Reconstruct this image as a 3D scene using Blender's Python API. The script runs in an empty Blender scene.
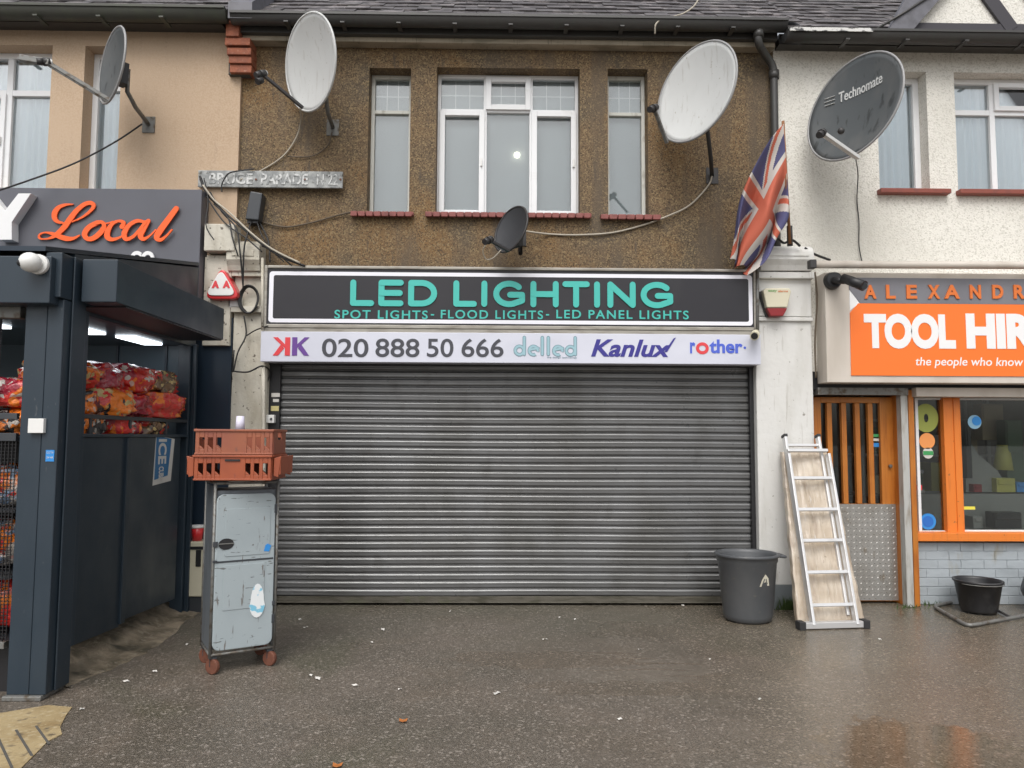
import bpy, bmesh, math, random
from mathutils import Vector, Matrix, noise
random.seed(7)
S = bpy.context.scene
COL = S.collection
PI = math.pi
# ------------------------------------------------------------------ camera model
F = 740.0
PITCH = math.atan(53 / 740.0); YAW = math.radians(0.95); ROLL = 0.0045
EYE = Vector((0, 0, 1.6))
cp, sp, cy, sy = math.cos(PITCH), math.sin(PITCH), math.cos(YAW), math.sin(YAW)
FW = Vector((sy * cp, cy * cp, sp)); R0 = Vector((cy, -sy, 0)); U0 = Vector((-sy * sp, -cy * sp, cp))
RT = R0 * math.cos(ROLL) + U0 * math.sin(ROLL); UP = U0 * math.cos(ROLL) - R0 * math.sin(ROLL)

def ray(x, y):
    return FW + RT * ((x - 512) / F) + UP * ((384 - y) / F)
def P(x, y, Y=7.12):
    d = ray(x, y); return EYE + d * (Y / d.y)
def XZ(x, y, Y=7.12):
    p = P(x, y, Y); return p.x, p.z
def rect(x0, y0, x1, y1, Y=7.12):
    """real rectangle on the vertical plane Y whose corners average the measured ones"""
    a, b, c, d = XZ(x0, y0, Y), XZ(x1, y0, Y), XZ(x0, y1, Y), XZ(x1, y1, Y)
    return (a[0] + c[0]) / 2, (b[0] + d[0]) / 2, (c[1] + d[1]) / 2, (a[1] + b[1]) / 2   # x0,x1,z0,z1
def G(x, y, z=0.0):
    d = ray(x, y); return EYE + d * ((z - 1.6) / d.z)

# ------------------------------------------------------------------ mesh builder
ROOTLOC = {}
class MB:
    def __init__(s): s.bm = bmesh.new()
    def box(s, x0, x1, y0, y1, z0, z1, mat=0):
        if x0 > x1: x0, x1 = x1, x0
        if y0 > y1: y0, y1 = y1, y0
        if z0 > z1: z0, z1 = z1, z0
        v = [s.bm.verts.new(p) for p in ((x0,y0,z0),(x1,y0,z0),(x1,y1,z0),(x0,y1,z0),(x0,y0,z1),(x1,y0,z1),(x1,y1,z1),(x0,y1,z1))]
        for f in ((3,2,1,0),(4,5,6,7),(0,1,5,4),(1,2,6,5),(2,3,7,6),(3,0,4,7)):
            fa = s.bm.faces.new([v[i] for i in f]); fa.material_index = mat
        return s
    def obox(s, c, ax, ay, az, hx, hy, hz):
        c = Vector(c); v = []
        for dx, dy, dz in ((-1,-1,-1),(1,-1,-1),(1,1,-1),(-1,1,-1),(-1,-1,1),(1,-1,1),(1,1,1),(-1,1,1)):
            v.append(s.bm.verts.new(c + ax*hx*dx + ay*hy*dy + az*hz*dz))
        for f in ((3,2,1,0),(4,5,6,7),(0,1,5,4),(1,2,6,5),(2,3,7,6),(3,0,4,7)):
            s.bm.faces.new([v[i] for i in f])
        return s
    def bar(s, a, b, w, h, up=Vector((0,0,1))):
        a, b = Vector(a), Vector(b); z = (b - a).normalized()
        x = z.cross(up)
        if x.length < 1e-4: x = z.cross(Vector((0,1,0)))
        x.normalize(); y = z.cross(x)
        return s.obox((a+b)/2, x, y, z, w/2, h/2, (b-a).length/2)
    def prism(s, pts, y0, y1, mat=0):
        """polygon in XZ (counter-clockwise seen from -Y), extruded y0..y1"""
        A = [s.bm.verts.new((p[0], y0, p[1])) for p in pts]; B = [s.bm.verts.new((p[0], y1, p[1])) for p in pts]
        f = s.bm.faces.new(A); f.material_index = mat
        s.bm.faces.new(B[::-1])
        n = len(pts)
        for i in range(n): s.bm.faces.new((A[(i+1)%n], A[i], B[i], B[(i+1)%n]))
        return s
    def prism_x(s, pts, x0, x1):
        A = [s.bm.verts.new((x0, p[0], p[1])) for p in pts]; B = [s.bm.verts.new((x1, p[0], p[1])) for p in pts]
        s.bm.faces.new(A); s.bm.faces.new(B[::-1]); n = len(pts)
        for i in range(n): s.bm.faces.new((A[(i+1)%n], A[i], B[i], B[(i+1)%n]))
        return s
    def prism_z(s, pts, z0, z1):
        A = [s.bm.verts.new((p[0], p[1], z0)) for p in pts]; B = [s.bm.verts.new((p[0], p[1], z1)) for p in pts]
        s.bm.faces.new(A[::-1]); s.bm.faces.new(B); n = len(pts)
        for i in range(n): s.bm.faces.new((A[i], A[(i+1)%n], B[(i+1)%n], B[i]))
        return s
    def tube(s, pts, r, n=8, closed=False, cap=True):
        pts = [Vector(p) for p in pts]; m = len(pts); rings = []
        rr = r if isinstance(r, (list, tuple)) else [r]*m
        prev = None
        for i in range(m):
            if closed: t = pts[(i+1)%m] - pts[i-1]
            else: t = pts[min(i+1, m-1)] - pts[max(i-1, 0)]
            t.normalize()
            if prev is None:
                x = t.cross(Vector((0,0,1)));  x = x if x.length > 1e-3 else t.cross(Vector((0,1,0)))
            else: x = prev - t * prev.dot(t)
            x.normalize(); prev = x; y = t.cross(x)
            rings.append([s.bm.verts.new(pts[i] + (x*math.cos(2*PI*k/n) + y*math.sin(2*PI*k/n))*rr[i]) for k in range(n)])
        R = m if closed else m-1
        for i in range(R):
            a, b = rings[i], rings[(i+1)%m]
            for k in range(n):
                f = s.bm.faces.new((a[k], a[(k+1)%n], b[(k+1)%n], b[k])); f.smooth = True
        if cap and not closed:
            s.bm.faces.new(rings[0][::-1]); s.bm.faces.new(rings[-1])
        return s
    def lathe(s, c, prof, n=32, sx=1.0, sy=1.0, smooth=True):
        """prof: list of (r,z)"""
        c = Vector(c); rings = []
        for r, z in prof:
            rings.append([s.bm.verts.new(c + Vector((r*sx*math.cos(2*PI*k/n), r*sy*math.sin(2*PI*k/n), z))) for k in range(n)])
        for a, b in zip(rings, rings[1:]):
            for k in range(n):
                f = s.bm.faces.new((a[k], a[(k+1)%n], b[(k+1)%n], b[k])); f.smooth = smooth
        if prof[0][0] > 1e-4: s.bm.faces.new(rings[0][::-1])
        if prof[-1][0] > 1e-4: s.bm.faces.new(rings[-1])
        return s
    def cyl(s, a, b, r, n=16): return s.tube([a, b], r, n)
    def ribbon(s, pts, w, y, th, capn=6, slope=0):
        """flat stroke with round ends in XZ at front plane y, thickness th going back"""
        n = len(pts); w = w if isinstance(w, (list, tuple)) else [w]*n
        L, Rr = [], []
        d = []
        for i in range(n):
            a, b = pts[max(i-1,0)], pts[min(i+1,n-1)]
            t = Vector((b[0]-a[0], b[1]-a[1])); t.normalize(); d.append(t)
            nr = Vector((-t.y, t.x)); h = w[i]/2
            L.append((pts[i][0]+nr.x*h, pts[i][1]+nr.y*h)); Rr.append((pts[i][0]-nr.x*h, pts[i][1]-nr.y*h))
        def capp(c, t, h, sgn):
            base = math.atan2(t.y, t.x); out = []
            for k in range(1, capn):
                a = base + sgn*PI/2 - sgn*PI*k/capn
                out.append((c[0]+math.cos(a)*h, c[1]+math.sin(a)*h))
            return out
        def lay(yy):
            k = slope/max(1, n-1)
            return [s.bm.verts.new((p[0], yy-k*i, p[1])) for i, p in enumerate(L)], [s.bm.verts.new((p[0], yy-k*i, p[1])) for i, p in enumerate(Rr)], \
                   [s.bm.verts.new((p[0], yy-slope, p[1])) for p in capp(pts[-1], d[-1], w[-1]/2, 1)], \
                   [s.bm.verts.new((p[0], yy, p[1])) for p in capp(pts[0], -d[0], w[0]/2, 1)]
        a = lay(y); b = lay(y+th)
        for i in range(n-1):
            s.bm.faces.new((a[1][i], a[1][i+1], a[0][i+1], a[0][i]))
        if len(a[2]): s.bm.faces.new([a[0][-1]] + a[2] + [a[1][-1]])
        if len(a[3]): s.bm.faces.new([a[1][0]] + a[3] + [a[0][0]])
        fa = a[0] + a[2] + a[1][::-1] + a[3]; fb = b[0] + b[2] + b[1][::-1] + b[3]; m = len(fa)
        for i in range(m): s.bm.faces.new((fa[i], fa[(i+1)%m], fb[(i+1)%m], fb[i]))
        return s
    def sphere(s, c, rx, ry, rz, nu=16, nv=10):
        c = Vector(c); rings = []
        for j in range(1, nv):
            th = PI*j/nv
            rings.append([s.bm.verts.new(c + Vector((rx*math.sin(th)*math.cos(2*PI*k/nu), ry*math.sin(th)*math.sin(2*PI*k/nu), rz*math.cos(th)))) for k in range(nu)])
        t = s.bm.verts.new(c + Vector((0,0,rz))); b = s.bm.verts.new(c - Vector((0,0,rz)))
        fs = []
        for k in range(nu):
            fs.append(s.bm.faces.new((t, rings[0][k], rings[0][(k+1)%nu]))); fs.append(s.bm.faces.new((b, rings[-1][(k+1)%nu], rings[-1][k])))
        for A, B in zip(rings, rings[1:]):
            for k in range(nu): fs.append(s.bm.faces.new((A[k], B[k], B[(k+1)%nu], A[(k+1)%nu])))
        for f in fs: f.smooth = True
        return s
    def build(s, name, mat, parent=None, bevel=0, local=False, fixn=False):
        me = bpy.data.meshes.new(name)
        if fixn: bmesh.ops.recalc_face_normals(s.bm, faces=s.bm.faces[:])
        if parent is not None and not local:
            L = ROOTLOC[parent.name]; bmesh.ops.translate(s.bm, vec=-L, verts=s.bm.verts[:])
        loc = Vector((0,0,0))
        if parent is None and not local:
            xs = [v.co for v in s.bm.verts]
            loc = Vector((sum((min(c.x for c in xs), max(c.x for c in xs)))/2, sum((min(c.y for c in xs), max(c.y for c in xs)))/2, min(c.z for c in xs)))
            bmesh.ops.translate(s.bm, vec=-loc, verts=s.bm.verts[:])
        s.bm.to_mesh(me); s.bm.free()
        o = bpy.data.objects.new(name, me); COL.objects.link(o); o.location = loc
        for m in (mat if isinstance(mat, list) else [mat]): me.materials.append(m)
        if parent is not None:
            o.parent = parent; ROOTLOC[o.name] = ROOTLOC[parent.name]
        else: ROOTLOC[o.name] = loc
        if bevel:
            b = o.modifiers.new('bevel', 'BEVEL'); b.width = bevel; b.segments = 2; b.limit_method = 'ANGLE'; b.angle_limit = math.radians(40)
        return o

def tag(o, label=None, cat=None, group=None, kind=None):
    if label: o['label'] = label
    if cat: o['category'] = cat
    if group: o['group'] = group
    if kind: o['kind'] = kind
    return o
def thing(name, label, cat, loc=(0,0,0), group=None, rz=0):
    o = bpy.data.objects.new(name, None); COL.objects.link(o); o.location = loc; o.rotation_euler = (0,0,rz)
    o.empty_display_size = .1
    ROOTLOC[o.name] = Vector(loc)
    return tag(o, label, cat, group)
def copy_tree(o, parent=None):
    c = o.copy(); COL.objects.link(c); c.parent = parent
    for ch in list(o.children): copy_tree(ch, c)
    return c

# ------------------------------------------------------------------ materials
def lin(c):
    if isinstance(c, str):
        c = c.lstrip('#'); c = [int(c[i:i+2], 16)/255 for i in (0,2,4)]
        c = [x/12.92 if x <= .04045 else ((x+.055)/1.055)**2.4 for x in c]
    return (c[0], c[1], c[2], 1)
MATS = {}
def mat(name, col, rough=.6, metal=0, layers=(), bump=None, emit=0, coat=0, spec=.5, rlayer=None):
    """layers: (kind, scale, stretch(x,y,z), lo, hi, colour, [detail])  mask of noise/voronoi between lo..hi mixes in colour
       bump: (kind, scale, strength, distance)"""
    m = bpy.data.materials.new(name); m.use_nodes = True; nt = m.node_tree; N = nt.nodes; Lk = nt.links
    b = N['Principled BSDF']; b.inputs['Roughness'].default_value = rough; b.inputs['Metallic'].default_value = metal
    b.inputs['Specular IOR Level'].default_value = spec
    if coat: b.inputs['Coat Weight'].default_value = coat; b.inputs['Coat Roughness'].default_value = .08
    tc = N.new('ShaderNodeTexCoord')
    def tex(kind, scale, stretch=(1,1,1), detail=4, off=0):
        mp = N.new('ShaderNodeMapping'); Lk.new(tc.outputs['Object'], mp.inputs[0]); mp.inputs['Scale'].default_value = stretch
        mp.inputs['Location'].default_value = (off*3.1, off*1.7, off*2.3)
        if kind == 'noise':
            t = N.new('ShaderNodeTexNoise'); t.inputs['Scale'].default_value = scale; t.inputs['Detail'].default_value = detail
            Lk.new(mp.outputs[0], t.inputs['Vector']); return t.outputs['Fac']
        if kind == 'voro':
            t = N.new('ShaderNodeTexVoronoi'); t.inputs['Scale'].default_value = scale
            Lk.new(mp.outputs[0], t.inputs['Vector']); return t.outputs['Distance']
        if kind == 'cell':
            t = N.new('ShaderNodeTexVoronoi'); t.inputs['Scale'].default_value = scale
            Lk.new(mp.outputs[0], t.inputs['Vector'])
            sp_ = N.new('ShaderNodeSeparateColor'); Lk.new(t.outputs['Color'], sp_.inputs[0]); return sp_.outputs[0]
    rgb = N.new('ShaderNodeRGB'); rgb.outputs[0].default_value = lin(col); cur = rgb.outputs[0]
    for i, l in enumerate(layers):
        kind, scale, stretch, lo, hi, c = l[:6]; det = l[6] if len(l) > 6 else 4
        f = tex(kind, scale, stretch, det, off=i+1)
        mr = N.new('ShaderNodeMapRange'); mr.inputs['From Min'].default_value = lo; mr.inputs['From Max'].default_value = hi
        Lk.new(f, mr.inputs['Value'])
        mx = N.new('ShaderNodeMix'); mx.data_type = 'RGBA'; Lk.new(mr.outputs[0], mx.inputs[0]); Lk.new(cur, mx.inputs[6])
        mx.inputs[7].default_value = lin(c); cur = mx.outputs[2]
    Lk.new(cur, b.inputs['Base Color'])
    if rlayer:
        kind, scale, lo, hi, r0, r1 = rlayer
        f = tex(kind, scale); mr = N.new('ShaderNodeMapRange')
        for k, v in zip(('From Min','From Max','To Min','To Max'), (lo, hi, r0, r1)): mr.inputs[k].default_value = v
        Lk.new(f, mr.inputs['Value']); Lk.new(mr.outputs[0], b.inputs['Roughness'])
    if bump:
        kind, scale, strength, dist = bump[:4]
        f = tex(kind, scale, bump[4] if len(bump) > 4 else (1,1,1), 5)
        bp = N.new('ShaderNodeBump'); bp.inputs['Strength'].default_value = strength; bp.inputs['Distance'].default_value = dist
        Lk.new(f, bp.inputs['Height']); Lk.new(bp.outputs[0], b.inputs['Normal'])
    if emit:
        b.inputs['Emission Color'].default_value = lin(col); b.inputs['Emission Strength'].default_value = emit
    MATS[name] = m
    return m
def glass_mat(name, tint=(.93,.95,.95), refl=1.0, rough=0.01):
    m = bpy.data.materials.new(name); m.use_nodes = True; nt = m.node_tree; N = nt.nodes; Lk = nt.links
    N.remove(N['Principled BSDF']); out = N['Material Output']
    fr = N.new('ShaderNodeFresnel'); fr.inputs[0].default_value = 1.52
    mu = N.new('ShaderNodeMath'); mu.operation = 'MULTIPLY'; mu.inputs[1].default_value = 1.8*refl; Lk.new(fr.outputs[0], mu.inputs[0]); mu.use_clamp = True
    tr = N.new('ShaderNodeBsdfTransparent'); tr.inputs[0].default_value = (*tint, 1)
    gl = N.new('ShaderNodeBsdfGlossy'); gl.inputs['Roughness'].default_value = rough; gl.inputs[0].default_value = (1,1,1,1)
    mx = N.new('ShaderNodeMixShader'); Lk.new(mu.outputs[0], mx.inputs[0]); Lk.new(tr.outputs[0], mx.inputs[1]); Lk.new(gl.outputs[0], mx.inputs[2])
    Lk.new(mx.outputs[0], out.inputs['Surface']); MATS[name] = m; return m

ONE = (1,1,1)
m_pebble = mat('pebbledash', (.160,.104,.054), .82, layers=[
    ('noise', 2.2, ONE, .40, .62, (.112,.085,.054)), ('noise', 1.6, (1,1,.8), .50, .66, (.185,.108,.044)),
    ('cell', 88, ONE, .60, .95, (.27,.195,.10)), ('cell', 105, ONE, .66, .95, (.055,.036,.02)), ('noise', 1.7, (2.2,1,.30), .52, .72, (.105,.080,.055)), ('noise', 9, (2,1,.3), .62, .8, (.07,.058,.046))],
    bump=('voro', 85, .35, .008))
m_peach = mat('peach render', (.50,.365,.250), .75, layers=[('noise', 1.2, ONE, .4, .7, (.455,.325,.215)), ('noise', 5, (3,1,.3), .55, .85, (.40,.29,.20)),
    ('noise', 60, ONE, .4, .6, (.515,.385,.268))], bump=('noise', 90, .35, .006))
m_whitedash = mat('white roughcast', (.76,.74,.68), .8, layers=[('noise', 1.1, ONE, .45, .75, (.60,.58,.52)), ('cell', 85, ONE, .60, 1.0, (.54,.52,.46)),
    ('noise', 4, (2.5,1,.3), .64, .9, (.56,.53,.47))], bump=('voro', 60, .40, .010))
m_whitepaint = mat('white masonry paint', (.64,.635,.61), .55, layers=[('noise', 2.5, (2,2,.5), .5, .8, (.50,.49,.45)), ('noise', 22, ONE, .68, .74, (.27,.25,.22)),
    ('noise', 7, (5,5,.5), .62, .8, (.40,.38,.34))], bump=('noise', 18, .35, .01))
m_creampaint = mat('aged cream paint', (.56,.53,.45), .6, layers=[('noise', 4, (2,2,.6), .48, .75, (.40,.36,.28)), ('noise', 25, ONE, .64, .7, (.12,.10,.08))], bump=('noise', 30, .4, .01))
m_upvc = mat('white window plastic', (.78,.79,.80), .3, layers=[('noise', 6, (1,1,3), .6, .9, (.62,.62,.60))])
m_woodwhite = mat('old white window paint', (.60,.60,.55), .55, layers=[('noise', 14, (1,1,.5), .58, .75, (.36,.33,.28))])
m_sill = mat('red sill tile', (.25,.075,.065), .6, layers=[('noise', 9, ONE, .5, .8, (.11,.035,.03)), ('noise', 30, ONE, .6, .8, (.28,.12,.10))], bump=('noise', 30, .3, .01))
m_sillr = mat('red sill paint', (.24,.060,.04), .5, layers=[('noise', 12, ONE, .5, .8, (.16,.05,.04))])
m_slate = mat('roof slate', (.070,.062,.064), .42, layers=[('cell', 7, (1,.6,2.2), .5, .9, (.115,.105,.108)), ('cell', 9, (1,.6,2.4), .78, .85, (.21,.19,.19)), ('noise', 6, (1,3,3), .55, .8, (.045,.05,.035)),
    ('noise', 30, (1,4,4), .62, .72, (.27,.25,.25))], bump=('noise', 25, .6, .02))
m_gutter = mat('black gutter', (.050,.048,.046), .4, layers=[('noise', 8, (3,1,.4), .5, .8, (.052,.058,.050))])
m_fascia = mat('faded cream fascia board', (.36,.31,.235), .65, layers=[('noise', 6, (.6,1,3), .48, .7, (.20,.18,.13)), ('noise', 12, (4,1,.5), .6, .8, (.11,.10,.08))])
m_peel = mat('peeling white paint', (.62,.62,.60), .6, layers=[('noise', 12, (1,1,2), .5, .58, (.05,.05,.052))])
m_brick = mat('red corbel brick', (.30,.095,.048), .75, layers=[('noise', 14, ONE, .45, .75, (.19,.065,.04)), ('noise', 40, ONE, .62, .75, (.42,.22,.15))], bump=('noise', 50, .5, .01))
m_mortar = mat('dark mortar', (.09,.085,.075), .9)
m_lead = mat('grey lead flashing', (.14,.14,.16), .5, layers=[('noise', 9, ONE, .45, .7, (.09,.09,.10))])
m_timber = mat('black timber', (.045,.042,.05), .6)
m_blinds = mat('grey blind', (.50,.54,.56), .85, layers=[('noise', 1.5, ONE, .4, .7, (.47,.505,.525))])
m_curtain = mat('pale net curtain', (.68,.76,.82), .9)
m_glass = glass_mat('window glass')
m_shopglass = glass_mat('shop window glass', (.84,.87,.86), .40)
m_sign_dark = mat('charcoal sign panel', (.026,.025,.030), .30, layers=[('noise', .9, (1,1,2), .4, .7, (.036,.034,.039)), ('noise', 3, (1,1,.2), .6, .8, (.048,.046,.048))], spec=.35)
m_sign_white = mat('white sign border', (.80,.80,.86), .4)
m_sign_frame = mat('dull sign frame', (.34,.32,.28), .45, metal=.25, layers=[('noise', 5, (1,1,4), .45, .75, (.20,.18,.15)), ('noise', 20, (.3,1,4), .6, .8, (.45,.43,.40))])
m_teal = mat('turquoise lettering', (.055,.47,.41), .4)
m_board = mat('pale banner board', (.62,.635,.72), .4, layers=[('noise', 1.6, (1,1,2), .45, .75, (.56,.575,.655))])
m_ink = mat('charcoal ink', (.05,.052,.065), .5)
m_red = mat('logo red', (.68,.05,.06), .5)
m_purple = mat('logo purple', (.13,.05,.27), .5)
m_navy = mat('logo navy', (.035,.03,.24), .5)
m_blue = mat('logo blue', (.07,.12,.58), .5)
m_aqua = mat('logo pale aqua', (.30,.48,.54), .5)
m_aqua2 = mat('logo grey outline', (.18,.28,.33), .5)
m_shutter = mat('galvanised shutter', (.130,.132,.134), .30, metal=.35, coat=.5, layers=[('noise', 2.0, (1,1,.6), .42, .75, (.080,.079,.074)), ('noise', 12, (.25,1,6), .52, .78, (.14,.14,.138)), ('noise', 5, (1.2,1,.6), .60, .85, (.078,.078,.074)), ('noise', 40, (.5,1,2), .68, .8, (.05,.042,.032)), ('noise', 6, (.4,1,3), .60, .8, (.15,.15,.15))],
    rlayer=('noise', 9, .3, .7, .26, .45), bump=('noise', 5, .12, .012, (1,1,2)))
m_bottombar = mat('dirty shutter bottom bar', (.11,.10,.080), .6, metal=.3, layers=[('noise', 10, (.6,1,3), .45, .7, (.060,.055,.038)), ('noise', 6, ONE, .6, .8, (.09,.10,.05))])
m_black = mat('black painted metal', (.014,.014,.016), .45)
m_darksteel = mat('charcoal metal', (.040,.045,.052), .4, layers=[('noise', 6, ONE, .5, .8, (.055,.058,.062))])
m_kiosk = mat('anthracite steel paint', (.020,.033,.047), .45, layers=[('noise', 3, (2,2,.6), .45, .8, (.027,.041,.056)), ('noise', 30, (1,1,.4), .70, .78, (.07,.08,.09))], rlayer=('noise', 4, .3, .7, .30, .5))
m_kioskdark = mat('navy cladding', (.016,.028,.045), .35)
m_shopsign = mat('slate grey sign panel', (.105,.108,.128), .5, layers=[('noise', 2, ONE, .45, .75, (.092,.094,.11))])
m_orange = mat('orange lettering', (.90,.12,.012), .45)
m_letterwhite = mat('white raised letter', (.80,.80,.80), .4)
m_white = mat('white plastic', (.75,.75,.73), .35)
m_cream = mat('cream plastic', (.62,.58,.44), .4)
m_maroon = mat('dark red plastic', (.24,.012,.015), .35)
m_alarmred = mat('bright red plastic', (.62,.025,.03), .3, coat=.3)
m_dishw = mat('pale grey dish metal', (.62,.63,.62), .45, layers=[('noise', 2.5, ONE, .4, .75, (.56,.57,.56)), ('noise', 30, ONE, .68, .74, (.34,.31,.26)), ('noise', 7, (4,4,.5), .60, .78, (.44,.43,.40))])
m_dishd = mat('grey dish metal', (.095,.105,.110), .42, layers=[('noise', 4, (1,1,.5), .45, .7, (.13,.135,.135)), ('noise', 10, (1.5,1.5,.6), .60, .68, (.055,.06,.062))])
m_dishsky = mat('charcoal mesh dish', (.040,.042,.047), .5, bump=('voro', 160, .4, .003))
m_dishrim = mat('dish rim', (.30,.30,.30), .4)
m_galv = mat('weathered galvanised steel', (.20,.20,.19), .5, metal=.4, layers=[('noise', 20, ONE, .5, .7, (.10,.075,.05))])
m_dkbracket = mat('dark bracket', (.035,.033,.033), .5)
m_cabw = mat('dirty white cable', (.42,.38,.31), .6)
m_cabk = mat('black cable', (.018,.018,.019), .5)
m_cabb = mat('brown cable', (.10,.075,.05), .6)
m_pole = mat('varnished flag pole', (.26,.115,.045), .5)
m_beige = mat('beige signboard metal', (.58,.53,.47), .5, layers=[('noise', 2, (2,1,.5), .45, .8, (.44,.39,.33))])
m_toolgrey = mat('grey sign band', (.19,.19,.21), .5, layers=[('noise', 2, ONE, .4, .7, (.155,.155,.175))])
m_toolorange = mat('orange sign panel', (.88,.18,.022), .45)
m_toolletter = mat('orange metal letter', (.70,.17,.03), .35)
m_wood = mat('orange stained wood', (.44,.145,.018), .42, layers=[('noise', 5, (8,8,.5), .45, .75, (.30,.090,.012)), ('noise', 3, ONE, .5, .8, (.50,.19,.03))], bump=('noise', 12, .2, .005, (8,8,.5)))
m_orangepaint = mat('orange gloss paint', (.72,.20,.03), .4, layers=[('noise', 5, (6,6,.5), .55, .8, (.52,.14,.025)), ('noise', 30, ONE, .68, .72, (.25,.10,.04))])
m_tread = mat('aluminium tread plate', (.40,.39,.37), .38, metal=.7, layers=[('noise', 3, ONE, .45, .75, (.30,.28,.25)), ('noise', 14, (1,1,.4), .62, .8, (.20,.16,.11))])
m_paintbrick = mat('pale blue painted brick', (.36,.395,.42), .6, layers=[('noise', 4, (1,1,2), .48, .75, (.28,.31,.33)), ('noise', 5, (2,2,.7), .62, .8, (.28,.26,.20))], bump=('noise', 25, .35, .01))
m_alu = mat('ladder aluminium', (.66,.66,.66), .35, metal=.55, layers=[('noise', 8, ONE, .5, .8, (.55,.54,.52))])
m_rubber = mat('black rubber', (.025,.025,.026), .6)
m_wrap = mat('wrapped board', (.44,.36,.27), .35, coat=.6, layers=[('noise', 3.0, (.7,1,2.0), .42, .70, (.55,.48,.39)), ('noise', 4, (3,1,.5), .56, .80, (.25,.18,.12)), ('noise', 9, (6,1,.7), .62, .75, (.58,.55,.50)), ('noise', 2.2, ONE, .50, .70, (.33,.26,.19)), ('noise', 16, ONE, .68, .76, (.13,.09,.06))], bump=('noise', 9, .7, .03, (3,1,.6)))
m_bin = mat('dark grey bin plastic', (.075,.080,.086), .38, layers=[('noise', 5, (1,1,.7), .45, .7, (.095,.098,.102)), ('noise', 18, ONE, .66, .76, (.13,.125,.11))], rlayer=('noise', 8, .3, .7, .28, .5))
m_crate = mat('terracotta plastic', (.33,.078,.030), .45, layers=[('noise', 5, ONE, .45, .75, (.26,.060,.026)), ('noise', 22, ONE, .66, .78, (.22,.06,.04))])
m_crate2 = mat('faded terracotta plastic', (.30,.095,.048), .5, layers=[('noise', 5, ONE, .45, .75, (.25,.075,.048)), ('noise', 22, ONE, .62, .78, (.17,.07,.05))])
m_trolley = mat('scuffed pale blue panel', (.335,.385,.405), .42, layers=[('noise', 3, ONE, .45, .75, (.295,.34,.36)), ('noise', 7, (1.5,1,7), .66, .69, (.14,.15,.15)), ('noise', 28, ONE, .70, .74, (.12,.11,.10)), ('noise', 9, (6,5,.8), .66, .70, (.16,.15,.14))], bump=('noise', 9, .2, .01))
m_trolleyside = mat('grey panel side', (.12,.135,.15), .5, layers=[('noise', 8, (2,2,.6), .5, .75, (.075,.08,.09))])
m_rust = mat('rusty caster', (.15,.055,.032), .7, layers=[('noise', 30, ONE, .5, .7, (.11,.04,.025))])
m_paper = mat('litter paper', (.62,.60,.56), .8)
m_leaf = mat('orange leaf', (.38,.13,.03), .7)
m_sticker = mat('white sticker', (.72,.75,.76), .5, layers=[('noise', 14, ONE, .60, .64, (.20,.50,.66))])
m_stickblue = mat('blue sticker', (.03,.24,.62), .5)
m_stickor = mat('orange sticker', (.85,.33,.10), .5)
m_stickgr = mat('green sticker', (.05,.32,.10), .5)
m_yellow = mat('yellow tape', (.75,.68,.08), .5)
m_lime = mat('faded yellow transfer', (.30,.34,.07), .5)
m_poster = mat('blue poster', (.01,.14,.33), .35)
m_grass = mat('weed green', (.055,.095,.022), .7)
m_concrete = mat('dirty concrete', (.30,.245,.175), .85, layers=[('noise', 5, ONE, .40, .68, (.085,.070,.045)), ('noise', 22, ONE, .55, .7, (.28,.24,.18)), ('noise', 3, ONE, .55, .7, (.05,.045,.03))], bump=('noise', 20, .7, .03))
m_yellowslab = mat('worn yellow tactile slab', (.40,.31,.17), .6, layers=[('noise', 5, ONE, .42, .68, (.27,.19,.09)), ('noise', 30, ONE, .55, .7, (.46,.38,.24)), ('noise', 12, ONE, .58, .68, (.14,.11,.07))], bump=('noise', 30, .5, .01))
m_light = mat('lit ceiling panel', (.85,.93,1), .5, emit=3.5)
m_bulb = mat('lit bulb', (1,.93,.72), .5, emit=5)
m_interior = mat('dim shop interior', (.20,.19,.17), .8, layers=[('noise', 3, ONE, .4, .7, (.12,.115,.10))])
m_intblue = mat('navy interior panel', (.045,.075,.10), .4)
m_flagr = mat('flag red', (.50,.12,.07), .8); m_flagw = mat('flag white', (.54,.50,.46), .8); m_flagb = mat('flag blue', (.075,.075,.17), .8)
for mm in (m_flagr, m_flagw, m_flagb):
    mm.node_tree.nodes['Principled BSDF'].inputs['Subsurface Weight'].default_value = 0

# ------------------------------------------------------------------ text helpers
def text_geo(body, bold=0.0, spacing=1.0, shear=0.0, res=5):
    c = bpy.data.curves.new('t', 'FONT'); c.body = body; c.offset = bold; c.space_character = spacing; c.shear = shear
    c.resolution_u = res; c.extrude = 0.02
    o = bpy.data.objects.new('t', c); COL.objects.link(o); bpy.context.view_layer.update()
    me = bpy.data.meshes.new_from_object(o.evaluated_get(bpy.context.evaluated_depsgraph_get()))
    vs = [tuple(v.co) for v in me.vertices]; fs = [tuple(p.vertices) for p in me.polygons]
    bpy.data.objects.remove(o); bpy.data.curves.remove(c); bpy.data.meshes.remove(me)
    x0, x1 = min(v[0] for v in vs), max(v[0] for v in vs); y0, y1 = min(v[1] for v in vs), max(v[1] for v in vs)
    return [((v[0]-x0)/(x1-x0), (v[1]-y0)/(y1-y0), 1 if v[2] > 0 else 0) for v in vs], fs
def add_text(mb, body, fn, **k):
    vs, fs = text_geo(body, **k)
    bv = [mb.bm.verts.new(fn(*v)) for v in vs]
    for f in fs:
        try: mb.bm.faces.new([bv[i] for i in f])
        except ValueError: pass
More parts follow.
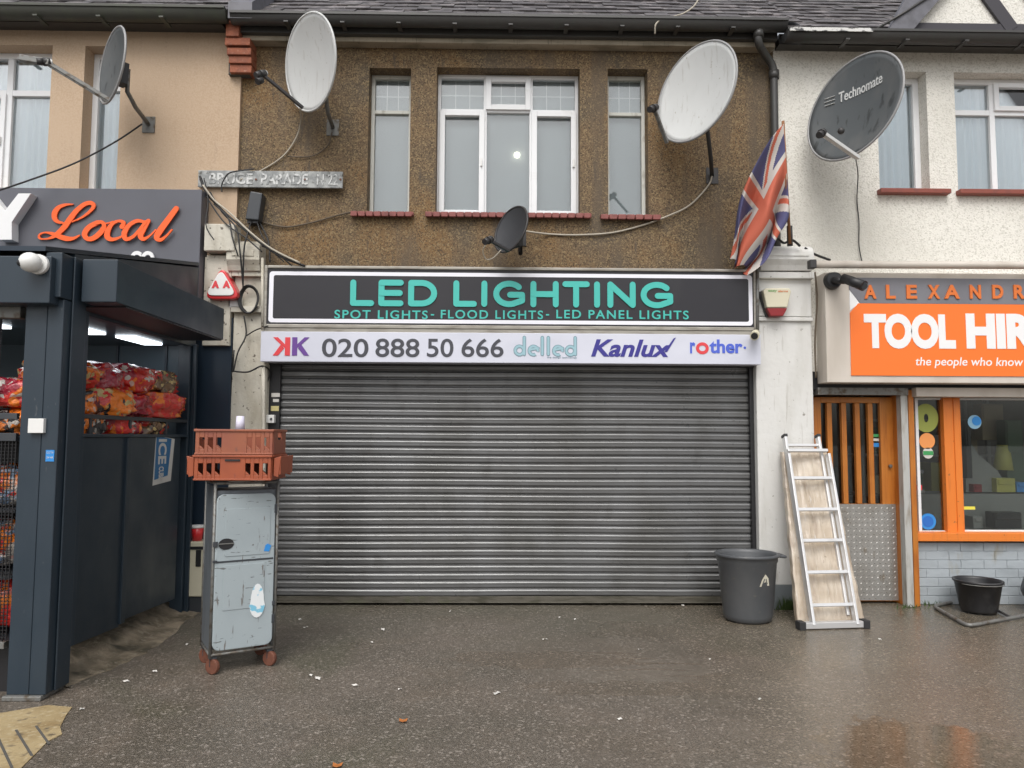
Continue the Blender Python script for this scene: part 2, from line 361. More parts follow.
def annulus(mb, cx, cz, rx, rz, w, y, th, a0=0, a1=360, n=36):
    pts = [(math.cos(math.radians(a0+(a1-a0)*k/n)), math.sin(math.radians(a0+(a1-a0)*k/n))) for k in range(n+1)]
    full = (a1-a0) >= 360
    if full: pts = pts[:-1]
    O = [(cx+(rx+w/2)*c, cz+(rz+w/2)*s_) for c, s_ in pts]; I = [(cx+(rx-w/2)*c, cz+(rz-w/2)*s_) for c, s_ in pts]
    A = [mb.bm.verts.new((p[0], y, p[1])) for p in O]; B = [mb.bm.verts.new((p[0], y, p[1])) for p in I]; C_ = [mb.bm.verts.new((p[0], y+th, p[1])) for p in O]
    m_ = len(pts)
    for i in range(m_ if full else m_-1):
        j = (i+1) % m_; mb.bm.faces.new((B[i], B[j], A[j], A[i])); mb.bm.faces.new((A[i], A[j], C_[j], C_[i]))
def words_of(vs, fs):
    par = list(range(len(vs)))
    def find(a):
        while par[a] != a: par[a] = par[par[a]]; a = par[a]
        return a
    for f in fs:
        for b_ in f[1:]: par[find(f[0])] = find(b_)
    isl = {}
    for i, f in enumerate(fs): isl.setdefault(find(f[0]), []).append(i)
    ex = sorted([(min(vs[q][0] for i in l for q in fs[i]), max(vs[q][0] for i in l for q in fs[i]), l) for l in isl.values()], key=lambda e: e[0])
    return ex
def text(name, body, r, y, m, parent, depth=.006, **k):
    """lettering facing the street; a body of several words becomes one object per word"""
    vs, fs = text_geo(body, **k)
    if ' ' not in body: groups = [list(range(len(fs)))]
    else:
        ex = words_of(vs, fs); gaps = []; hi = ex[0][1]
        for e in ex[1:]: gaps.append((e[0]-hi, e[0])); hi = max(hi, e[1])
        cuts = sorted(g_[1] for g_ in sorted(gaps, reverse=True)[:body.count(' ')])
        groups = [[] for _ in range(len(cuts)+1)]
        for e in ex: groups[sum(1 for c_ in cuts if e[0] >= c_-1e-6)] += e[2]
    o = None
    for gr in groups:
        mb = MB(); used = {}
        for i in gr:
            vv = []
            for q in fs[i]:
                if q not in used:
                    u, v, w = vs[q]; used[q] = mb.bm.verts.new((r[0]+u*(r[1]-r[0]), y - depth*w, r[2]+v*(r[3]-r[2])))
                vv.append(used[q])
            try: mb.bm.faces.new(vv)
            except ValueError: pass
        o = mb.build(name, m, parent)
    return o
def text_one(name, body, r, y, m, parent, depth=.006, **k):
    """lettering on the plane y facing the street, filling rect r=(x0,x1,z0,z1)"""
    mb = MB(); add_text(mb, body, lambda u, v, w: (r[0]+u*(r[1]-r[0]), y - depth*w, r[2]+v*(r[3]-r[2])), **k)
    return mb.build(name, m, parent)
def spline(pts, n=6):
    out = []; m = len(pts); dim = len(pts[0])
    for i in range(m-1):
        p0, p1, p2, p3 = pts[max(i-1,0)], pts[i], pts[i+1], pts[min(i+2, m-1)]
        for k in range(n):
            t = k/n
            out.append(tuple(.5*((2*p1[j]) + (-p0[j]+p2[j])*t + (2*p0[j]-5*p1[j]+4*p2[j]-p3[j])*t*t + (-p0[j]+3*p1[j]-3*p2[j]+p3[j])*t**3) for j in range(dim)))
    out.append(tuple(pts[-1])); return out
def cable(name, label, pxs, r, m, group=None, n=6, rad_n=6):
    """pxs: (px,py,Y)"""
    pts = spline([tuple(P(*p)) for p in pxs], n)
    return tag(MB().tube(pts, r, rad_n).build(name, m), label, 'cable', group)

# ================================================================== GROUND
def ground_material():
    m = bpy.data.materials.new('wet asphalt'); m.use_nodes = True; nt = m.node_tree; N = nt.nodes; L = nt.links; b = N['Principled BSDF']
    tc = N.new('ShaderNodeTexCoord'); obj = tc.outputs['Object']
    def noise_(scale, det=4, dist=0):
        t = N.new('ShaderNodeTexNoise'); t.inputs['Scale'].default_value = scale; t.inputs['Detail'].default_value = det; t.inputs['Distortion'].default_value = dist; L.new(obj, t.inputs['Vector']); return t.outputs['Fac']
    def mr(v, a, b_, c=0, d=1):
        t = N.new('ShaderNodeMapRange'); L.new(v, t.inputs['Value'])
        for k, x in zip(('From Min','From Max','To Min','To Max'), (a,b_,c,d)): t.inputs[k].default_value = x
        return t.outputs[0]
    def mix(f, a, c):
        t = N.new('ShaderNodeMix'); t.data_type = 'RGBA'; L.new(f, t.inputs[0]); L.new(a, t.inputs[6]); t.inputs[7].default_value = (*c, 1); return t.outputs[2]
    def math_(op, a, b_):
        t = N.new('ShaderNodeMath'); t.operation = op
        for i, x in enumerate((a, b_)):
            if isinstance(x, (int, float)): t.inputs[i].default_value = x
            else: L.new(x, t.inputs[i])
        return t.outputs[0]
    sx0 = N.new('ShaderNodeSeparateXYZ'); L.new(obj, sx0.inputs[0])
    rgb = N.new('ShaderNodeRGB'); rgb.outputs[0].default_value = (.142,.119,.096,1); c = rgb.outputs[0]
    c = mix(mr(noise_(.9), .38, .62), c, (.104,.090,.070))
    c = mix(mr(noise_(2.6, 5), .52, .72), c, (.150,.122,.095))
    c = mix(mr(noise_(.55, 3, 1), .55, .70), c, (.090,.085,.058))
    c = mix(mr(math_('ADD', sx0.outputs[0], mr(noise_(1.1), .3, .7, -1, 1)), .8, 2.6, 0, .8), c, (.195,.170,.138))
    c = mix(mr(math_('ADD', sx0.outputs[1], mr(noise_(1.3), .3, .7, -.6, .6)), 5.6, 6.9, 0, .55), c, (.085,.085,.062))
    vo = N.new('ShaderNodeTexVoronoi'); vo.inputs['Scale'].default_value = 130; L.new(obj, vo.inputs['Vector'])
    se = N.new('ShaderNodeSeparateColor'); L.new(vo.outputs['Color'], se.inputs[0])
    c = mix(mr(se.outputs[0], .60, 1.0, 0, .60), c, (.27,.235,.20))
    c = mix(mr(se.outputs[1], .65, 1.0, 0, .60), c, (.05,.044,.037))
    vo3 = N.new('ShaderNodeTexVoronoi'); vo3.inputs['Scale'].default_value = 75; L.new(obj, vo3.inputs['Vector'])
    se3 = N.new('ShaderNodeSeparateColor'); L.new(vo3.outputs['Color'], se3.inputs[0])
    c = mix(mr(se3.outputs[0], .88, .97, 0, .7), c, (.34,.30,.26))
    # standing water: a few soft blobs
    sx = N.new('ShaderNodeSeparateXYZ'); L.new(obj, sx.inputs[0])
    wob = math_('ADD', mr(noise_(3.5, 4), .3, .7, -.28, .28), mr(noise_(14, 5), .3, .7, -.14, .14))
    total = None
    for (px, py, rx, ry, s) in ((2.15,3.90,.66,.46,.97), (3.0,4.55,.8,.42,.62), (2.55,5.5,1.0,.75,.55), (.35,5.45,.7,.22,.60), (1.75,4.95,.5,.35,.5), (3.6,5.75,.8,.45,.55), (.9,4.85,.75,.16,.5), (4.2,5.1,.5,.3,.8)):
        dx = math_('DIVIDE', math_('SUBTRACT', sx.outputs[0], px), rx); dy = math_('DIVIDE', math_('SUBTRACT', sx.outputs[1], py), ry)
        d = math_('SQRT', math_('ADD', math_('MULTIPLY', dx, dx), math_('MULTIPLY', dy, dy)), 0)
        d = math_('ADD', d, wob); w = mr(d, 1.15, .78, 0, s)
        total = w if total is None else math_('MAXIMUM', total, w)
    for (ax_, ay_, lx2, ly2) in ((.55,5.62,.55,.020), (.75,5.48,.50,.016), (1.15,5.36,.45,.020), (.95,5.22,.40,.015), (1.45,5.10,.35,.018)):
        dx = math_('DIVIDE', math_('SUBTRACT', sx.outputs[0], ax_), lx2); dy = math_('DIVIDE', math_('SUBTRACT', math_('ADD', sx.outputs[1], mr(noise_(2.5, 3), .3, .7, -.02, .02)), ay_), ly2)
        d = math_('SQRT', math_('ADD', math_('MULTIPLY', dx, dx), math_('MULTIPLY', dy, dy)), 0)
        total = math_('MAXIMUM', total, mr(d, 1.3, .6, 0, .75))
    film = mr(noise_(1.4, 5), .45, .68, 0, .35)
    rt = mr(sx.outputs[0], .3, 2.2, 0, .48)
    wet = math_('MINIMUM', math_('MAXIMUM', total, math_('ADD', film, rt)), 1.0)
    rough = mr(wet, 0, 1, .38, .035)
    L.new(rough, b.inputs['Roughness'])
    dk = N.new('ShaderNodeMix'); dk.data_type = 'RGBA'; dk.blend_type = 'MULTIPLY'; L.new(mr(wet, .1, 1, 0, .8), dk.inputs[0]); L.new(c, dk.inputs[6]); dk.inputs[7].default_value = (.78,.68,.56,1)
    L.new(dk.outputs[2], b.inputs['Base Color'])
    h = math_('ADD', math_('MULTIPLY', vo.outputs['Distance'], .7), noise_(45, 4))
    bp = N.new('ShaderNodeBump'); bp.inputs['Distance'].default_value = .008; L.new(h, bp.inputs['Height']); L.new(mr(wet, 0, .95, .60, .05), bp.inputs['Strength'])
    h2 = N.new('ShaderNodeBump'); h2.inputs['Distance'].default_value = .02; h2.inputs['Strength'].default_value = .12; L.new(noise_(2.2, 2), h2.inputs['Height']); L.new(bp.outputs[0], h2.inputs['Normal'])
    L.new(h2.outputs[0], b.inputs['Normal'])
    b.inputs['Specular IOR Level'].default_value = .5
    return m
g = MB()
v = [g.bm.verts.new(p) for p in ((-150,-150,0),(150,-150,0),(150,150,0),(-150,150,0))]; g.bm.faces.new(v)
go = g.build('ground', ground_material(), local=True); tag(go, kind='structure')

# yellowish tactile slab, bottom left corner
pts = [G(x, y) for x, y in ((-60,800),(-60,722),(0,714),(30,709),(48,706),(72,708),(66,716),(60,728),(62,735),(48,742),(40,750),(22,768),(4,790),(-20,812))]
g = MB().prism_z([(p.x, p.y) for p in pts][::-1], .001, .006)
o = g.build('worn_patch', m_yellowslab, local=True, fixn=True); tag(o, kind='structure'); o.name = 'pavement_slab'
g = MB()
for (a, b_) in (((16,730),(32,756)), ((36,726),(49,744)), ((-2,738),(12,768))):
    A, B = G(*a, .006), G(*b_, .006); g.bar(A, B, .012, .004)
go2 = g.build('slab_groove', m_mortar, local=True); tag(go2, kind='structure')
# rough concrete strip under the kiosk side
g = MB(); random.seed(3)
rows = []
prof = [(-3.25,.12),(-2.98,.105),(-2.90,.065),(-2.80,.022),(-2.68,.006),(-2.60,-.01)]
n = 26
for i in range(n):
    y = 4.86 + 2.26*i/(n-1)
    rows.append([g.bm.verts.new((x + random.uniform(-.025,.025) - .05*math.sin(y*3) - (0.12*max(0,(5.3-y)) if k > 2 else 0), y, z*(1+random.uniform(-.2,.2)))) for k, (x, z) in enumerate(prof)])
for a, b_ in zip(rows, rows[1:]):
    for k in range(len(prof)-1): f = g.bm.faces.new((a[k], a[k+1], b_[k+1], b_[k])); f.smooth = True
g.bm.faces.new(rows[0][::-1])
tag(g.build('concrete_ramp', m_concrete, local=True, fixn=True), kind='structure')

# ================================================================== BUILDINGS
def wall_holes(mb, x0, x1, z0, z1, holes, y0, y1):
    xs = sorted({x0, x1, *[h[0] for h in holes], *[h[1] for h in holes]})
    for a, b_ in zip(xs, xs[1:]):
        hs = sorted([(h[2], h[3]) for h in holes if h[0] < (a+b_)/2 < h[1]]); z = z0
        for h0, h1 in hs: mb.box(a, b_, y0, y1, z, h0); z = h1
        mb.box(a, b_, y0, y1, z, z1)

def framed_window(parent, r, Y, m_frame, fw=.05, mull=(), trans=(), name='window', sash=(), sashw=.05, backing=None, lace=False, label=None, folds=0, tr_cols=None, lead=False):
    """r: opening rect; mull: x positions; trans: z positions; builds frame part > glass_pane, curtain"""
    x0, x1, z0, z1 = r; g = MB()
    g.box(x0, x0+fw, Y, Y+.07, z0, z1).box(x1-fw, x1, Y, Y+.07, z0, z1).box(x0+fw, x1-fw, Y, Y+.07, z0, z0+fw).box(x0+fw, x1-fw, Y, Y+.07, z1-fw, z1)
    xs = [x0+fw] + [q for m_ in sorted(mull) for q in (m_-fw/2, m_+fw/2)] + [x1-fw]
    zs = [z0+fw] + [q for t in sorted(trans) for q in (t-fw/2, t+fw/2)] + [z1-fw]
    for m_ in mull: g.box(m_-fw/2, m_+fw/2, Y+.002, Y+.066, z0+fw, z1-fw)
    for i in range(0, len(xs), 2):
        for t in trans: g.box(xs[i], xs[i+1], Y+.003, Y+.064, t-fw/2, t+fw/2)
    fr = g.build(name, m_frame, parent, bevel=.004)
    if label: fr['label'] = label
    for i in range(0, len(xs), 2):
        for j in range(0, len(zs), 2):
            a, b_, c, d = xs[i], xs[i+1], zs[j], zs[j+1]
            key = (i//2, j//2)
            if key in sash:
                q = MB(); w = sashw; yy = Y-.022; a2, b2, c2, d2 = a-.012, b_+.012, c-.012, d+.012
                q.box(a2, a2+w, yy, Y+.03, c2, d2).box(b2-w, b2, yy, Y+.03, c2, d2).box(a2+w, b2-w, yy, Y+.03, c2, c2+w).box(a2+w, b2-w, yy, Y+.03, d2-w, d2)
                q.build('sash', m_upvc, fr, bevel=.004)
                q = MB(); q.box(b2-w*.7, b2-w*.4, yy-.02, yy, (c2+d2)/2-.04, (c2+d2)/2+.04); 
                if d-c > .5: q.build('handle', m_white, fr)
                else: q.bm.free()
            p = MB(); p.box(a, b_, Y+.035, Y+.040, c, d); p.build('glass_pane', m_glass, fr)
            if lead and j == len(zs)-2:  # thin pale strips set just behind the top row of panes
                q = MB()
                for k in (1, 2): q.box(a+(b_-a)*k/3-.004, a+(b_-a)*k/3+.004, Y+.05, Y+.053, c, d)
                q.box(a, b_, Y+.0535, Y+.0565, (c+d)/2-.004, (c+d)/2+.004)
                q.build('pale_strip', m_upvc, fr)
    if backing is not None:
        q = MB(); yb = Y+.095
        if folds:
            nx = int((x1-x0)/.012); prevs = None
            for i in range(nx+1):
                x = x0 + (x1-x0)*i/nx; yy = yb + .022*math.sin(x*folds) + .010*math.sin(x*folds*2.3+1)
                cur = [q.bm.verts.new((x, yy, z0)), q.bm.verts.new((x, yy, z1))]
                if prevs: f = q.bm.faces.new((prevs[0], cur[0], cur[1], prevs[1])); f.smooth = True
                prevs = cur
            q.build('curtain', backing, fr)
        else:
            q.box(x0, x1, yb, yb+.01, z0, z1); q.build('blind', backing, fr)
    return fr

WALL = 7.12
# ---- middle building
mid = thing('shop_building', 'brown pebbledashed middle building above the grey roller shutter', 'building', (0, WALL, 0))
XL, XR = -2.56, 2.72
hole_L = rect(368, 68, 410, 213); hole_M = rect(436, 68, 580, 214); hole_R = rect(608, 69, 648, 216)
g = MB(); wall_holes(g, XL, XR, 2.9, 5.60, [hole_L, hole_M, hole_R], WALL, 7.42)
g.build('wall', m_pebble, mid)
g = MB().box(XL, XR, 7.42, 7.45, 3.5, 5.5); g.build('back_panel', m_interior, mid)
YW = 7.27
wL = framed_window(mid, hole_L, YW, m_woodwhite, .035, (), (XZ(388,112,YW)[1],), backing=m_blinds, label='narrow left sash window', lead=True)
xm1, xm2 = XZ(485, 150, YW)[0], XZ(531, 150, YW)[0]; zt = XZ(510, 111, YW)[1]
wM = framed_window(mid, hole_M, YW, m_upvc, .034, (xm1, xm2), (zt,), sash={(0,0),(2,0),(1,1)}, sashw=.055, backing=m_blinds, label='wide three-light window', lead=True)
wR = framed_window(mid, hole_R, YW, m_woodwhite, .035, (), (XZ(628,114,YW)[1],), backing=m_blinds, label='narrow right sash window', lead=True)
p = P(517, 155, 7.36); MB().sphere(p, .028, .028, .028).build('ceiling_bulb', m_bulb, wM)
for (h, a, b_) in ((hole_L, 352, 414), (hole_M, 426, 591), (hole_R, 600, 660)):
    x0 = XZ(a, 213)[0]; x1 = XZ(b_, 213)[0]; z = h[2]
    g = MB(); 
    g.box(x0, x1, 7.075, YW+.02, z-.035, z+.0)
    nx = int((x1-x0)/.075)
    for i in range(nx):
        xa = x0 + (x1-x0)*i/nx; xb = x0 + (x1-x0)*(i+1)/nx - .012
        g.box(xa, xb, 7.04, 7.075, z-.055, z-.006)
    g.build('window_sill', m_sill, {id(hole_L): wL, id(hole_M): wM, id(hole_R): wR}[id(h)], bevel=.005)
# eaves of the middle building
zg0, zg1 = XZ(500, 34, 6.86)[1], XZ(500, 19, 6.86)[1]
g = MB().box(XL+.03, XR-.02, 7.0, 7.12, XZ(500, 43.5, 7.0)[1], XZ(500, 33, 7.0)[1]-.02)
g.box(XL+.03, XR-.02, 6.985, 7.0, XZ(500, 35, 6.99)[1], XZ(500, 31.5, 6.99)[1])
MB().box(XL+.03, XR-.02, 6.94, 7.12, XZ(500, 35, 6.93)[1], XZ(500, 17, 6.93)[1]).build('gutter_board', m_gutter, mid)
g.build('fascia_board', m_fascia, mid, bevel=.006)
def gutter(x0, x1, yc, ztop, r, parent, m, name='gutter'):
    g = MB(); n = 10; A = []
    segs = max(1, int((x1-x0)/1.0)); 
    for i in range(segs+1):
        x = x0+(x1-x0)*i/segs; sag = -.006*math.sin(PI*(i % 2))
        A.append([g.bm.verts.new((x, yc - r*math.cos(PI*k/n), ztop - r*1.25*math.sin(PI*k/n)+sag)) for k in range(n+1)])
    for a, b_ in zip(A, A[1:]):
        for k in range(n): f = g.bm.faces.new((a[k], a[k+1], b_[k+1], b_[k])); f.smooth = True
    g.box(x0, x1, yc-r-.012, yc-r+.004, ztop-.02, ztop+.004)
    for i in range(1, segs*2):
        x = x0+(x1-x0)*i/(segs*2); g.box(x-.02, x+.02, yc-r*1.08, yc+r, ztop-r*1.34, ztop-r*1.18)
    g.bm.faces.new(A[0][::-1]); g.bm.faces.new(A[-1])
    return g.build(name, m, parent)
gutter(XL-.02, XR+.03, 6.86, zg1, .075, mid, m_gutter)
def slate_roof(x0, x1, y0, z0, y1, slope, parent, m):
    """stepped slate courses rising from the eaves; every slate a slightly different lift"""
    g = MB(); course = .19; wS = .24; n = int((y1-y0)/math.cos(slope)/course); d = Vector((0, math.cos(slope), math.sin(slope))); nrm = Vector((0, -math.sin(slope), math.cos(slope)))
    rnd = random.Random(11)
    for i in range(n):
        o_ = (i % 2)*wS/2; x = x0-o_
        while x < x1:
            a, b_ = max(x, x0), min(x+wS-.004, x1)
            if b_-a > .02:
                base = Vector((0, y0, z0)) + d*(i*course); l = rnd.uniform(.012, .022); jl = rnd.uniform(-.008, .008)
                c = base + d*(course*.62+jl) + nrm*(l)
                g.obox(Vector(((a+b_)/2, c.y, c.z)), Vector((1,0,0)), (d - nrm*.055).normalized(), (nrm+d*.055).normalized(), (b_-a)/2, course*.68, .005)
            x += wS
    c = Vector((0, y0, z0)) + d*(n*course/2)
    g.obox(Vector(((x0+x1)/2, c.y, c.z)) - nrm*.03, Vector((1,0,0)), d, nrm, (x1-x0)/2, n*course/2+.05, .02)
    return g.build('roof', m, parent)
slate_roof(XL+.03, XR+.20, 6.89, zg1+.005, 9.6, math.radians(40), mid, m_slate)
# pilasters and lower wall of the middle building
pl = rect(247, 316, 265, 603, 7.06)
g = MB().box(-2.545, pl[1], 7.05, 7.4, .0, 3.20)
g.build('pilaster', m_creampaint, mid, bevel=.006)['label'] = 'dirty cream left pilaster'
xa, xb = XZ(757, 420, 7.05)[0], XZ(814, 420, 7.05)[0]
g = MB().box(xa, xb, 7.05, 7.4, .22, XZ(780, 321, 7.05)[1]); g.box(xa, xb+.005, 7.02, 7.4, XZ(780,321,7.02)[1], XZ(780,317,7.02)[1])
g.box(xa, xb, 7.04, 7.4, XZ(780,316.5,7.04)[1], XZ(780,279,7.04)[1]); g.box(xa-.01, xb+.015, 6.99, 7.4, XZ(780,278.5,7)[1], XZ(780,272,7)[1])
pr = g.build('pilaster', m_whitepaint, mid, bevel=.008); pr['label'] = 'white painted right pilaster'
g = MB().box(xa-.002, xb+.003, 7.03, 7.4, 0, .22); g.build('plinth', mat('grey plinth paint', (.16,.18,.19), .7, layers=[('noise', 9, ONE, .5, .75, (.09,.10,.10))]), mid)
# console blocks with curved tops
def console(x0, x1, z0, z1, y0, m, parent):
    g = MB(); n = 12; zc = z1-.10
    prof = [(7.4, z0), (y0+.05, z0), (y0+.03, z0+.05), (y0, z0+.10), (y0, zc)]
    for k in range(1, 7):
        a = PI/2*k/6; prof.append((y0+.12*(1-math.cos(a)), zc+.10*math.sin(a)))
    prof += [(7.4, z1)]
    g.prism_x(prof, x0, x1)
    g.box(x0+.05, x1-.05, y0-.008, y0+.01, z0+.13, zc-.01)
    return g.build('console', m, parent, bevel=.006, fixn=True)
r = rect(760, 245, 812, 271, 6.98); console(r[0], r[1], r[2]+.003, r[3], 6.93, m_whitepaint, mid)
r = rect(228, 240, 261, 271, 6.98); console(r[0], r[1], r[2], r[3], 6.93, m_creampaint, mid)
MB().box(-2.56, -2.245, 7.0, 7.05, XZ(240,276,7)[1], XZ(240,271,7)[1]).build('pilaster_ledge', m_creampaint, mid, bevel=.004)
MB().box(-2.56, -2.245, 7.0, 7.05, XZ(240,312,7)[1], XZ(240,306,7)[1]).build('pilaster_ledge', m_creampaint, mid, bevel=.004)

# ---- left building (peach render)
lef = thing('terraced_building', 'peach rendered left building above the grey local shop sign', 'building', (-5, 7.1, 0))
YL = 7.08
hl1 = rect(-40, 55, 49, 187, YL); hl1 = (hl1[0], hl1[1], hl1[2]-.02, hl1[3]); hl2 = rect(78, 48, 117, 187, YL); hl2 = (XZ(82,120,YL)[0], XZ(119,120,YL)[0], hl1[2], XZ(100,46,YL)[1]); hl1 = (hl1[0], hl1[1], hl1[2], hl2[3])
g = MB(); wall_holes(g, -8.5, -2.56, 2.3, 5.72, [hl1, hl2], YL, 7.42); g.build('wall', m_peach, lef)
MB().box(XZ(204,280,7.0)[0], -2.562, 7.0, 7.079, 2.45, 3.30).build('pier', m_creampaint, lef, bevel=.006)
MB().box(-8.5, -2.56, 7.42, 7.45, 2.0, 5.6).build('back_panel', m_interior, lef)
YLW = 7.24
framed_window(lef, (hl1[0]-.9, hl1[1], hl1[2], hl1[3]), YLW, m_upvc, .06, (XZ(9, 100, YLW)[0], XZ(9,100,YLW)[0]-.55), (XZ(20, 93, YLW)[1],), sash={(1,0)}, backing=m_curtain, folds=90, label='left window with pale curtains')
framed_window(lef, hl2, YLW, m_upvc, .055, (), (XZ(100,88,YLW)[1],), backing=m_curtain, folds=70, label='narrow window behind the satellite dish')
zgl = XZ(120, 10, 6.85)[1]
MB().box(-8.5, -2.70, 6.93, 7.08, XZ(100, 24, 6.95)[1], XZ(100, 9, 6.95)[1]-.01).build('fascia_board', m_gutter, lef)
gutter(-8.5, -2.62, 6.85, zgl, .09, lef, mat('mossy black gutter', (.055,.056,.046), .5, layers=[('noise', 5, (2,1,1), .45, .7, (.062,.070,.048))]))
slate_roof(-8.5, -2.56, 6.88, zgl+.005, 9.6, math.radians(40), lef, m_slate)
# party wall corbel
g = MB(); h = MB()
for i, (y0, y1, xl, xr) in enumerate(((14,24,227,239),(25,37,226,240),(38.5,46,225,251),(48.5,55.5,227,252),(57,64,229,252.5),(65.5,73.5,230,252.5))):
    r = rect(xl, y0, xr, y1, 6.9 + .022*i); d = 6.88 + .022*i
    nb = 1; w = (r[1]-r[0])/nb
    for k in range(nb): g.box(r[0]+k*w+.004, r[0]+(k+1)*w-.004, d, YL+.1, r[2], r[3])
r = rect(229, 18, 250, 74, 7.02); h.box(r[0], r[1], 7.03, 7.11, r[2], r[3])
cb = g.build('corbel', m_brick, lef, bevel=.006); h.build('mortar', m_mortar, cb)
r = rect(228, 0, 252, 18, 6.8); MB().prism_x([(6.8, r[2]), (9.3, r[2]+2.1), (9.3, r[2]+2.3), (6.8, r[2]+.16)], r[0], r[1]).build('lead_flashing', m_lead, lef, fixn=True)

# ---- right building (white roughcast)
rig = thing('rendered_building', 'white roughcast right building above the tool hire shop', 'building', (5, 7.1, 0))
YR = 7.12
hr1 = rect(878, 73, 928, 192, YR); hr2 = rect(956, 73, 1080, 192, YR)
hr1 = (hr1[0], hr1[1], hr2[2], hr2[3]); hr2 = (hr2[0], 6.2, hr2[2], hr2[3])
g = MB(); wall_holes(g, 2.72, 8.5, 2.25, 5.60, [hr1, hr2], YR, 7.42); g.build('wall', m_whitedash, rig)
MB().box(2.72, 8.5, 7.42, 7.45, 2.3, 5.5).build('back_panel', m_interior, rig)
YRW = 7.26
w1 = framed_window(rig, hr1, YRW, m_upvc, .06, (), (), backing=m_curtain, folds=75, label='narrow window beside the dark dish')
w2 = framed_window(rig, hr2, YRW, m_upvc, .055, (XZ(993,130,YRW)[0],), (XZ(1010,113,YRW)[1],), sash={(1,1)}, backing=m_curtain, folds=75, label='wide window at the right')
for w, h_, a, b_ in ((w1, hr1, 878, 948), (w2, hr2, 957, 1130)):
    MB().box(XZ(a,193,7.1)[0], XZ(b_,193,7.1)[0], 7.04, YRW+.02, h_[2]-.045, h_[2]+.002).build('window_sill', m_sillr, w, bevel=.006)
zr = XZ(900, 32, 6.86)[1]
MB().box(2.74, 8.5, 7.0, 7.12, XZ(900, 46, 7.0)[1], XZ(900, 31, 6.92)[1]).build('fascia_board', m_gutter, rig)
MB().box(2.75, 3.55, 6.755, 6.765, XZ(850,32,6.77)[1], XZ(850,28.5,6.77)[1]).build('gutter_edge', m_peel, rig)
gutter(2.74, 8.5, 6.86, zr-.02, .08, rig, m_gutter)
slate_roof(2.95, 7.5, 6.89, zr, 9.3, math.radians(40), rig, m_slate)
# gable front with timbers and lead valley
xg0 = XZ(905, 25, 6.95)[0]; zb = XZ(950, 27, 6.95)[1]
g = MB().prism([(xg0, zb), (8.0, zb), (8.0, zb+2.2), (xg0+2.0, zb+2.2), (xg0+.02, zb+.03)], 6.97, 7.3); g.build('gable', m_whitedash, rig, fixn=True)
a = P(986, -6, 6.95); b_ = P(1012, 30, 6.95); dd = (b_-a)
g = MB().bar(a - dd*4, b_, .13, .03, Vector((0,1,0))); a2 = P(1030,-6,6.95); g.bar(a2 - dd*4, P(1060,36,6.95), .13, .03, Vector((0,1,0))); g.box(xg0+.05, 8.0, 6.94, 6.96, zb-.03, zb+.035)
g.build('timber', m_timber, rig)
a, b_ = P(893, 30, 6.84), P(940, -2, 6.97)
g = MB().prism([XZ(889,30,6.86), XZ(913,30,6.86), XZ(958,-22,6.86), XZ(917,-22,6.86)], 6.87, 6.96); g.build('lead_flashing', m_lead, rig, fixn=True)
g = MB(); g.tube([P(875,30,6.85), P(905,12,6.86), P(942,-12,6.86)], .012, 6); g.build('roof_edge', m_gutter, rig)

# downpipe between the buildings (belongs to the middle building)
g = MB(); pts = spline([tuple(P(*q)) for q in ((758,30,6.86),(759,44,6.88),(766,56,7.0),(773,68,7.05),(774,90,7.06),(775,150,7.06),(777,250,7.06))], 6)
g.tube(pts, .038, 12)
for q in ((758.5,34,6.87),(774,75,7.06),(776,160,7.06)):
    c = P(*q); g.tube([c+Vector((0,0,-.04)), c+Vector((0,0,.04))], .05, 12)
g.build('downpipe', m_gutter, mid)

# ================================================================== ROLLER SHUTTER
sh = thing('roller_shutter', 'wide closed grey steel roller shutter with horizontal slats', 'shutter', (0.1, 7.2, 0))
sx0, sx1 = XZ(279, 500, 7.2)[0], XZ(749.5, 500, 7.2)[0]
ztop = XZ(500, 360, 7.2)[1]; zbot = .085
g = MB(); pitch = .0745; prev = None; z = zbot; prof = []
while z < ztop:
    for t, yy in ((0,.004),(.04,-.010),(.09,-.015),(.2,-.0165),(.33,-.015),(.46,-.0155),(.58,-.0170),(.66,-.0170),(.80,-.0065),(.93,.0040)):
        prof.append((7.2+yy, z + pitch*t))
    z += pitch
NX = 24
rnd = random.Random(4); cols = []
for i in range(NX+1):
    x = sx0 + (sx1-sx0)*i/NX
    cols.append([g.bm.verts.new((x, y + .008*math.sin(x*1.3+zz*1.1) + .009*noise.noise(Vector((x*1.7, 0, zz*2.2))) + .010*max(0, 1-((x-.9)**2+(zz-.6)**2)*9), zz + .0022*math.sin(x*2.1+3*zz))) for y, zz in prof])
for a, b_ in zip(cols, cols[1:]):
    for k in range(len(prof)-1): f = g.bm.faces.new((a[k], b_[k], b_[k+1], a[k+1])); f.smooth = True
g.build('curtain', m_shutter, sh)
g = MB().box(sx0, sx1, 7.185, 7.215, .022, .083); g.box(sx0, sx1, 7.172, 7.184, .022, .034); g.build('bottom_bar', m_bottombar, sh, bevel=.004)
lx = XZ(266.5, 500, 7.15)[0]
MB().box(lx, sx0+.002, 7.13, 7.3, 0, ztop+.1).build('guide_rail', m_black, sh, bevel=.004)
MB().box(sx1-.002, sx1+.085, 7.13, 7.3, 0, ztop+.1).build('guide_rail', m_black, sh, bevel=.004)
MB().box(lx, sx1+.04, 7.105, 7.4, XZ(500,366,7.1)[1]+.0, 2.62).build('shutter_box', m_black, sh)
MB().box(-2.3, 2.6, 7.5, 7.55, -.02, 2.8).build('inner_wall', m_black, sh)
